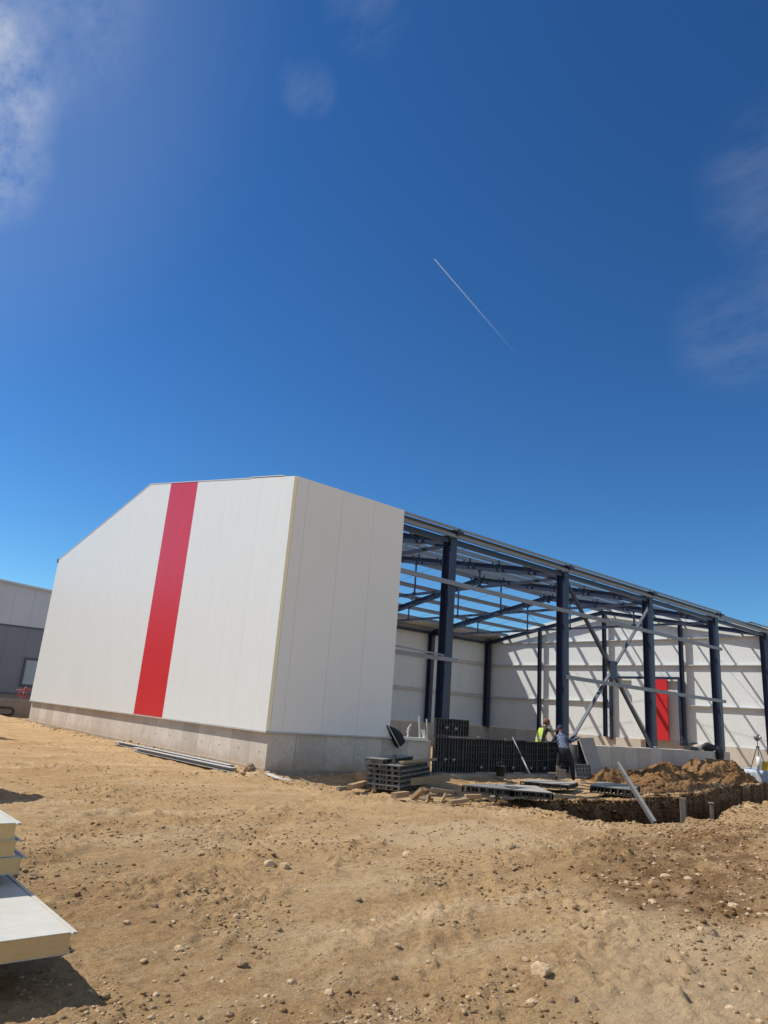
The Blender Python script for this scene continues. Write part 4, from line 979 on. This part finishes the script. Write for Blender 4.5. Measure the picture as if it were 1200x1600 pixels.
def blob(rad, seed, off, sc):
    n3 = IV3*np.array(sc); k = 1+.22*np.array([vnoise(v[0]*2.2+seed, v[1]*2.2+v[2]*1.7, seed) for v in IV3]); return (n3*k[:, None]*rad+np.array(off))
mb = MB(); mb.add(blob(.42, 3, (-.25, 0, .16), (1.2, .5, .45)).tolist(), IF3, 0, True); mb.build('bag_body', 'black_cloth', bg_)
mb = MB(); mb.add(blob(.36, 5, (.2, -.27, -.10), (.75, .35, .95)).tolist(), IF3, 0, True); mb.build('bag_flap', 'black_cloth', bg_)
cp = on_plinth(1023, .2, 'paint_can', 'small pale can on the low plinth beside the third column', 'can'); mb = MB(); mb.tube((-.0, 0, 0), (0, 0, .07), .08, 12); mb.tube((.0, 0, .071), (0, 0, .08), .085, 12); mb.build('can', 'white_plastic', cp)

# ------------------------------------------------------------ sandwich panels, lower left
def sandwich(x1, y0, zt, label, ln=6.5, w=1.15, th=.11):
    x0 = x1-w; o = empty('sandwich_panel', (x0, y0, zt-th), label=label, cat='sandwich panel', group='sandwich panels stacked at the left')
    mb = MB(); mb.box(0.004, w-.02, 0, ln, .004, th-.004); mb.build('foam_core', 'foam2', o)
    mb = MB(); s = [(0, th-.003), (0, th), (w-.028, th), (w-.022, th-.008), (w-.012, th-.008), (w-.010, th-.001), (w+.012, th-.002), (w+.014, th-.016), (w+.008, th-.018), (w+.006, th-.007), (w-.006, th-.006), (w-.008, th-.014), (w-.024, th-.014), (w-.031, th-.004)]
    vs = [(a, -.004, b) for a, b in s]+[(a, ln+.004, b) for a, b in s]; k = len(s)
    mb.add(vs, [(i, (i+1) % k, k+(i+1) % k, k+i) for i in range(k)]+[tuple(range(k-1, -1, -1)), tuple(range(k, 2*k))]); mb.build('top_sheet', 'panel_top', o)
    mb = MB(); mb.box(0, w-.01, -.003, ln+.003, 0, .0035); mb.box(w-.0195, w-.012, -.002, ln, .0036, .02); mb.build('bottom_sheet', 'panel_top', o)
    return o
sandwich(-7.668, -10.53, .30, 'lowest sandwich panel, jutting far out toward the viewer under the upper three')
sandwich(-7.68, -9.42, .478, 'second sandwich panel from the ground, at the bottom of the upper three', th=.105)
sandwich(-7.735, -9.42, .588, 'third sandwich panel from the ground, in the middle of the upper three', th=.105)
sandwich(-7.765, -9.45, .70, 'topmost sandwich panel of the near stack, lit white on top', th=.105)
def spacer(x, y, z0, z1, lab, n='foam_block'):
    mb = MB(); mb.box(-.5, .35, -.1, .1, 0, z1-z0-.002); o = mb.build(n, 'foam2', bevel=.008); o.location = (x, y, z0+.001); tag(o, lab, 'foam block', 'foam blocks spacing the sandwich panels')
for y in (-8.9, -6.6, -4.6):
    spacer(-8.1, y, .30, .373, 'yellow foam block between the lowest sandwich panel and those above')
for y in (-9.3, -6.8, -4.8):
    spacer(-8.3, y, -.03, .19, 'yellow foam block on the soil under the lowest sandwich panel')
# taller piles further left, mostly beyond the frame (their shadows reach in)
def bigpile(x, y, rz, nl, zt, lab, w=1.15, ln=6.):
    for k in range(nl):
        th = zt/nl; o = empty('sandwich_panel', (x, y, k*th+.01), rz, label=lab, cat='sandwich panel', group='sandwich panels in the pile beyond the left edge '+('far' if y > 5 else 'near'))
        mb = MB(); mb.box(-w, 0, 0, ln, .004, th-.008); mb.build('foam_core', 'foam2', o); mb = MB(); mb.box(-w, 0, -.003, ln, th-.0075, th-.004); mb.build('top_sheet', 'panel_top', o)
bigpile(-6.64, -2.29, R(26), 17, 2.0, 'sandwich panel in the tall pile just left of the frame, beyond the near stack')
bigpile(-4.1, 9.95, R(20), 17, 2.1, 'sandwich panel in the distant tall pile left of the frame')

# ------------------------------------------------------------ neighbour at the left
nb = empty('neighbouring_hall', (0, 32, 0), label='grey neighbouring hall at the left, pale band above a dark wall with a window', cat='building')
def roofz(x): return 7.52-.06*x
mb = MB()
x = -45.
while x < 28:
    b = min(x+1.1, 28); mb.add([(x+.004, 0, 5.02), (b-.004, 0, 5.02), (b-.004, 0, roofz(b) if b < 30 else 0), (x+.004, 0, roofz(x)), (x+.004, .12, 5.02), (b-.004, .12, 5.02), (b-.004, .12, roofz(b)), (x+.004, .12, roofz(x))],
           [(0, 1, 2, 3), (7, 6, 5, 4), (0, 4, 5, 1), (1, 5, 6, 2), (2, 6, 7, 3), (3, 7, 4, 0)]); x = b
mb.build('upper_cladding', 'nb_up', nb)
mb = MB(); mb.bar((-45, -.03, roofz(-45)+.03), (28, -.03, roofz(28)+.03), .3, .12); mb.build('roof_edge', 'nb_up', nb)
mb = MB(); x = -45.
while x < 28: b = min(x+1.1, 28); mb.box(x+.004, b-.004, .02, .14, 1.1, 4.93); x = b
mb.build('lower_cladding', 'nb_low', nb)
mb = MB(); mb.box(-45, 28, -.04, .12, 4.93, 5.02); mb.box(-45, 28, -.05, .1, 1.02, 1.1); mb.build('drip_flashing', 'frame_dark', nb)
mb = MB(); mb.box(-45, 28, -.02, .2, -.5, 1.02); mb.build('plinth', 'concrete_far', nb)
mb = MB(); mb.add([(-45, .1, 0), (28, .1, 0), (28, 24, 0), (-45, 24, 0), (-45, .1, 7.4), (28, .1, 5.8), (28, 24, 5.8), (-45, 24, 7.4)], [(1, 2, 6, 5), (2, 3, 7, 6), (3, 0, 4, 7), (4, 5, 6, 7)]); mb.build('roof', 'nb_up', nb)
win = empty('window', (2.45, 0, 1.5)); win.parent = nb
mb = MB(); mb.box(0, 2.2, -.05, .018, 0, .14); mb.box(0, 2.2, -.05, .018, 1.56, 1.7); mb.box(0, .14, -.05, .018, .141, 1.559); mb.box(2.06, 2.2, -.05, .018, .141, 1.559); mb.build('frame', 'frame_dark', win)
MB().box(.141, 2.059, -.02, .015, .141, 1.559).build('pane', 'glass', win)
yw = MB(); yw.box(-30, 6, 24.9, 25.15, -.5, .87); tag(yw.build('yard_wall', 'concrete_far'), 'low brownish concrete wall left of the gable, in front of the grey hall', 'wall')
hp = MB(); pts = []
for a in np.linspace(-math.pi/2, math.pi/2, 9): pts.append((.45+.14*math.cos(a)*1.6, 24.82, .27+.17*math.sin(a)))
hp.path([(-2.5, 24.82, .44), (.45, 24.82, .44)]+pts[::-1]+[(-2.5, 24.82, .10)], .035, 8)
tag(hp.build('black_hose', 'rubber'), 'black pipe bent in a loop at the foot of the low concrete wall', 'hose')
rdv = empty('red_trestle', (1.35, 25.7, .0), label='red painted steel trestle behind the low concrete wall, beside the hall gable', cat='trestle')
mb = MB(); mb.tube((-.3, 0, .1), (-.1, .1, 1.5), .03, 6); mb.tube((.15, 0, .1), (-.05, .1, 1.5), .03, 6); mb.tube((-.55, .05, 1.3), (.4, .05, 1.42), .035, 6); mb.tube((-.5, .05, 1.0), (-.1, .05, 1.45), .03, 6); mb.tube((-.35, .05, 1.1), (.3, .05, 1.0), .03, 6); mb.build('trestle_frame', 'redpaint', rdv)

# ------------------------------------------------------------ vapour trail
D = 1500.
a = CAM+ray(679, 405)*D; b = CAM+ray(818, 567)*D
n = 24; vs = []; fs = []; k = 8
d = (b-a).normalized(); s1 = d.cross(Vector((0, 0, 1))).normalized(); s2 = s1.cross(d)
for i in range(n):
    t = i/(n-1); c = a.lerp(b, t); r = 1.05+1.1*t
    for j in range(k): q = 2*math.pi*j/k; vs.append(c+s1*r*math.cos(q)+s2*r*math.sin(q))
for i in range(n-1):
    for j in range(k): fs.append((i*k+j, i*k+(j+1) % k, (i+1)*k+(j+1) % k, (i+1)*k+j))
m = bpy.data.materials.new('vapour'); m.use_nodes = True; t = m.node_tree; b_ = t.nodes['Principled BSDF']; b_.inputs['Base Color'].default_value = (.9, .9, .9, 1); b_.inputs['Roughness'].default_value = 1; b_.inputs['Subsurface Weight'].default_value = 0; b_.inputs['Transmission Weight'].default_value = 0
at = t.nodes.new('ShaderNodeAttribute'); at.attribute_name = 'fade'; tl = t.nodes.new('ShaderNodeBsdfTranslucent'); df = t.nodes.new('ShaderNodeBsdfDiffuse'); ms_ = t.nodes.new('ShaderNodeMixShader'); tp_ = t.nodes.new('ShaderNodeBsdfTransparent'); mt_ = t.nodes.new('ShaderNodeMixShader')
for q_ in (tl, df): q_.inputs['Color'].default_value = (.95, .95, .95, 1)
t.links.new(df.outputs[0], ms_.inputs[1]); t.links.new(tl.outputs[0], ms_.inputs[2]); t.links.new(at.outputs['Fac'], mt_.inputs[0]); t.links.new(tp_.outputs[0], mt_.inputs[1]); t.links.new(ms_.outputs[0], mt_.inputs[2])
t.links.new(mt_.outputs[0], t.nodes['Material Output'].inputs[0])
me = bpy.data.meshes.new('vapour_trail'); me.from_pydata([tuple(v) for v in vs], [], fs); me.materials.append(m)
A = me.attributes.new('fade', 'FLOAT', 'POINT')
for i in range(n):
    t_ = i/(n-1)
    for j in range(k): A.data[i*k+j].value = .42*(1-t_)**1.7
me.polygons.foreach_set('use_smooth', [True]*len(fs))
o = bpy.data.objects.new('vapour_trail', me); COL.objects.link(o); tag(o, 'thin white vapour trail fading down to the right in the blue sky', 'vapour trail')

# ------------------------------------------------------------ people
def skin_mesh(name, verts, edges, mats_, pick, parent=None, root=0, lev=2):
    me = bpy.data.meshes.new(name+'_s'); me.from_pydata([v[:3] for v in verts], edges, []); o = bpy.data.objects.new(name+'_s', me); COL.objects.link(o)
    md = o.modifiers.new('skin', 'SKIN'); md.use_smooth_shade = True
    for i, v in enumerate(verts):
        sv = me.skin_vertices[0].data[i]; r = v[3]; sv.radius = r if isinstance(r, tuple) else (r, r); sv.use_root = (i == root)
    sb = o.modifiers.new('sub', 'SUBSURF'); sb.levels = lev; sb.render_levels = lev
    dg = C.evaluated_depsgraph_get(); dg.update(); nm = bpy.data.meshes.new_from_object(o.evaluated_get(dg)); bpy.data.objects.remove(o)
    nm.materials.clear()
    for m_ in mats_: nm.materials.append(M[m_])
    for p in nm.polygons: p.material_index = pick(p.center); p.use_smooth = True
    r = bpy.data.objects.new(name, nm); COL.objects.link(r)
    if parent: r.parent = parent
    return r
def hand_chains(V, E, wi, wrist, dirn, side, nrm, curl=.5):
    """palm plus four bent fingers and a thumb, all skinned into the body"""
    dirn = dirn.normalized(); side = side.normalized(); nrm = nrm.normalized()
    palm = wrist+dirn*.05; V.append((*palm, (.026, .018))); pi_ = len(V)-1; E.append((wi, pi_))
    for k, (off, ln) in enumerate(((-.030, .070), (-.010, .080), (.010, .075), (.030, .060))):
        p0 = palm+dirn*.035+side*off; V.append((*p0, .010)); E.append((pi_, len(V)-1))
        p1 = p0+dirn*ln*.5-nrm*ln*.12; V.append((*p1, .009)); E.append((len(V)-2, len(V)-1))
        p2 = p1+dirn*ln*.5*(1-curl)-nrm*ln*.5*curl; V.append((*p2, .008)); E.append((len(V)-2, len(V)-1))
    t0 = palm-side*.034-dirn*.015; V.append((*t0, .011)); E.append((pi_, len(V)-1))
    t1 = t0-side*.02+dirn*.035-nrm*.02; V.append((*t1, .009)); E.append((len(V)-2, len(V)-1))
def head_mesh(center, fwd, up, parent, r=.098):
    fwd = fwd.normalized(); sd_ = up.cross(fwd).normalized(); up = fwd.cross(sd_)
    vv = []
    for v in IV3:
        x_, y_, z_ = v          # x side, y forward, z up
        f = 1+.10*max(0, y_)*(z_ < 0)*abs(z_)
        k = Vector((x_*.78*(1-.18*max(0, -z_)), y_*.95*f, z_*1.18)); vv.append(center+(sd_*k.x+fwd*k.y+up*k.z)*r)
    mb = MB(); mb.add(vv, IF3, 0, True)
    nose = [center+fwd*r*.92+up*r*.15, center+fwd*r*1.18-up*r*.15, center+fwd*r*.9+sd_*r*.16-up*r*.2, center+fwd*r*.9-sd_*r*.16-up*r*.2]; mb.add(nose, [(0, 2, 1), (0, 1, 3), (1, 2, 3), (0, 3, 2)])
    for s in (-1, 1):
        e = center+sd_*s*r*.76; mb.add((IV*np.array([.10*r*1.6]*3)+np.array(e)).tolist(), IF, 0, True)
        ey = center+fwd*r*.86+sd_*s*r*.30+up*r*.10; mb.add((IV*.10*r+np.array(ey)).tolist(), IF, 1, True)
    mo = center+fwd*r*.93-up*r*.5; mb.bar(mo-sd_*r*.25, mo+sd_*r*.25, r*.10, r*.08, up, 2)
    return mb.build('head', ['skin', 'boot', 'redpaint'], parent)

# worker in hi-vis behind the formwork, leaning and reaching right
def person_one():
    bx0 = by(845, 1150, .72); X0, Y0 = bx0.x, .72
    root = empty('person', (X0, Y0, 0), label='person in yellow vest and brown hood reaching forward behind the black formwork', cat='person')
    f = Vector((1, -.12, 0)); s = Vector((.12, 1, 0))
    def P(a, b, z): v = f*a+s*b; return (v.x, v.y, z)
    g0 = .02
    V = [(*P(0, 0, .93), (.15, .12)), (*P(.03, 0, 1.12), (.145, .11)), (*P(.09, 0, 1.30), (.17, .12)), (*P(.15, 0, 1.44), (.12, .09)), (*P(.20, 0, 1.53), .058), (*P(.24, 0, 1.60), .062),
         (*P(.13, .19, 1.42), .062), (*P(.36, .24, 1.36), .047), (*P(.58, .16, 1.46), .034),
         (*P(.13, -.19, 1.42), .062), (*P(.37, -.24, 1.37), .047), (*P(.60, -.14, 1.44), .034),
         (*P(0, .10, .88), .09), (*P(.05, .13, .48), .062), (*P(-.02, .15, .10), .045), (*P(.12, .15, .05), .042),
         (*P(0, -.10, .88), .09), (*P(.02, -.13, .48), .062), (*P(-.06, -.15, .10), .045), (*P(.08, -.15, .05), .042)]
    E = [(0, 1), (1, 2), (2, 3), (3, 4), (4, 5), (3, 6), (6, 7), (7, 8), (3, 9), (9, 10), (10, 11), (0, 12), (12, 13), (13, 14), (14, 15), (0, 16), (16, 17), (17, 18), (18, 19)]
    hand_chains(V, E, 8, Vector(V[8][:3]), f, s, Vector((0, 0, 1))); hand_chains(V, E, 11, Vector(V[11][:3]), f, -s, Vector((0, 0, 1)))
    f3 = f.normalized()
    def pick(c):
        a = c.dot(f3)
        if c.z < .13: return 3
        if c.z < .98: return 2
        if a > .60: return 4
        if c.z > 1.56: return 5
        if a > .22 and abs(c.dot(s)) > .08 or a > .3: return 1
        return 0
    skin_mesh('body', V, E, ['jacket', 'sleeve', 'trousers', 'boot', 'glove', 'skin'], pick, root)
    hc = Vector(P(.29, 0, 1.675)); head_mesh(hc, Vector((f.x, f.y, -.25)), Vector((0, 0, 1)), root)
    # hood
    mb = MB(); vv = [hc+Vector(v)*.128+Vector((-.025, 0, .012)) for v in IV3]
    keep = [fc for fc in IF3 if not (sum((Vector(IV3[i]).dot(f3) for i in fc))/3 > .55 and sum(IV3[i][2] for i in fc)/3 < .55)]
    mb.add(vv, keep, 0, True); mb.build('hood', 'hood', root)
    # vest: shell around the torso
    mb = MB(); rings = [(-.005, 1.0, .165, .215), (.02, 1.12, .165, .21), (.06, 1.25, .17, .22), (.09, 1.36, .16, .215), (.12, 1.47, .125, .16)]; vs = []; k = 20
    for a_, z_, ra, rb_ in rings:
        for j in range(k): q = 2*math.pi*j/k; vs.append(P(a_+ra*math.cos(q)*.86, rb_*math.sin(q), z_))
    fs = []; 
    for i in range(len(rings)-1):
        for j in range(k):
            if j < 6 or j > 11: continue       # open front
            fs.append((i*k+j, i*k+(j+1) % k, (i+1)*k+(j+1) % k, (i+1)*k+j))
    mb.add(vs, fs, 0, True); vest = mb.build('hi_vis_vest', 'hivis', root)
    mb = MB(); vs = []
    for z_, a_ in ((1.10, .015), (1.15, .03)):
        for j in range(k): q = 2*math.pi*j/k; vs.append(P(a_+.172*math.cos(q)*.86, .218*math.sin(q), z_))
    mb.add(vs, [(j, (j+1) % k, k+(j+1) % k, k+j) for j in range(6, 12)], 0, True); mb.build('reflective_band', 'reflect', vest)
person_one()
# worker in plaid shirt in front of the formwork, bending, one arm stretched right
def person_two():
    base = bz(882, 1218, .0); X0, Y0 = base.x, base.y
    if Y0 < -1.2 or Y0 > -.7: p = by(882, 1216, -1.0); X0, Y0 = p.x, -1.0
    root = empty('person', (X0, Y0, 0), label='person in blue checked shirt and navy cap bending in front of the black formwork', cat='person')
    rt = Vector((Rt.x, Rt.y, 0)).normalized(); f = Vector((-rt.y, rt.x, 0))    # f: away from the viewer
    z0 = Hs(X0, Y0)
    def P(a, b, z): v = rt*a+f*b; return (v.x, v.y, z+z0)
    V = [(*P(.02, .0, .86), (.19, .15)), (*P(-.01, .10, 1.02), (.175, .13)), (*P(-.02, .22, 1.18), (.19, .13)), (*P(-.03, .33, 1.32), (.125, .09)), (*P(-.02, .42, 1.41), .056), (*P(-.01, .47, 1.47), .06),
         (*P(.16, .33, 1.29), .064), (*P(.36, .34, 1.20), .05), (*P(.53, .34, 1.33), .035),
         (*P(-.22, .34, 1.28), .064), (*P(-.27, .52, 1.12), .048), (*P(-.16, .66, 1.20), .034),
         (*P(.15, .0, .78), .125), (*P(.25, .03, .46), .092), (*P(.28, -.03, .12), .066), (*P(.31, .10, .055), .05),
         (*P(-.11, .0, .78), .125), (*P(-.17, .06, .46), .09), (*P(-.22, -.02, .12), .062), (*P(-.23, .11, .055), .05)]
    E = [(0, 1), (1, 2), (2, 3), (3, 4), (4, 5), (3, 6), (6, 7), (7, 8), (3, 9), (9, 10), (10, 11), (0, 12), (12, 13), (13, 14), (14, 15), (0, 16), (16, 17), (17, 18), (18, 19)]
    hand_chains(V, E, 8, Vector(V[8][:3]), rt+Vector((0, 0, .45)), f, Vector((0, 0, 1))); hand_chains(V, E, 11, Vector(V[11][:3]), f+rt*.3, -rt, Vector((0, 0, 1)))
    def pick(c):
        a = c.dot(rt); b = c.dot(f); z = c.z-z0
        if z < .13: return 2
        if z < .44 and a < 0: return 5
        if z < 1.0 and b < .25: return 1
        if a > .55 or b > .66: return 3
        if z > 1.42 and b > .4: return 4
        return 0
    skin_mesh('body', V, E, ['plaid', 'trousers', 'boot', 'glove', 'skin', 'dusty_leg'], pick, root)
    hc = Vector(P(-.01, .52, 1.56)); fw = Vector((f.x, f.y, -.35)); head_mesh(hc, fw, Vector((0, 0, 1)), root)
    mb = MB(); vv = [hc+Vector((v[0]*.104, v[1]*.104, v[2]*.118))+Vector((0, 0, .008)) for v in IV3]
    mb.add(vv, [fc for fc in IF3 if sum(IV3[i][2] for i in fc)/3 > -.1+.5*max(0, sum(Vector(IV3[i]).dot(f) for i in fc)/3)], 0, True)
    fn = fw.normalized(); pk = hc+fn*.10+Vector((0, 0, .055)); mb.bar(pk, pk+Vector((fn.x, fn.y, -.1))*.07, .14, .012); mb.build('cap', 'navy', root)
person_two()
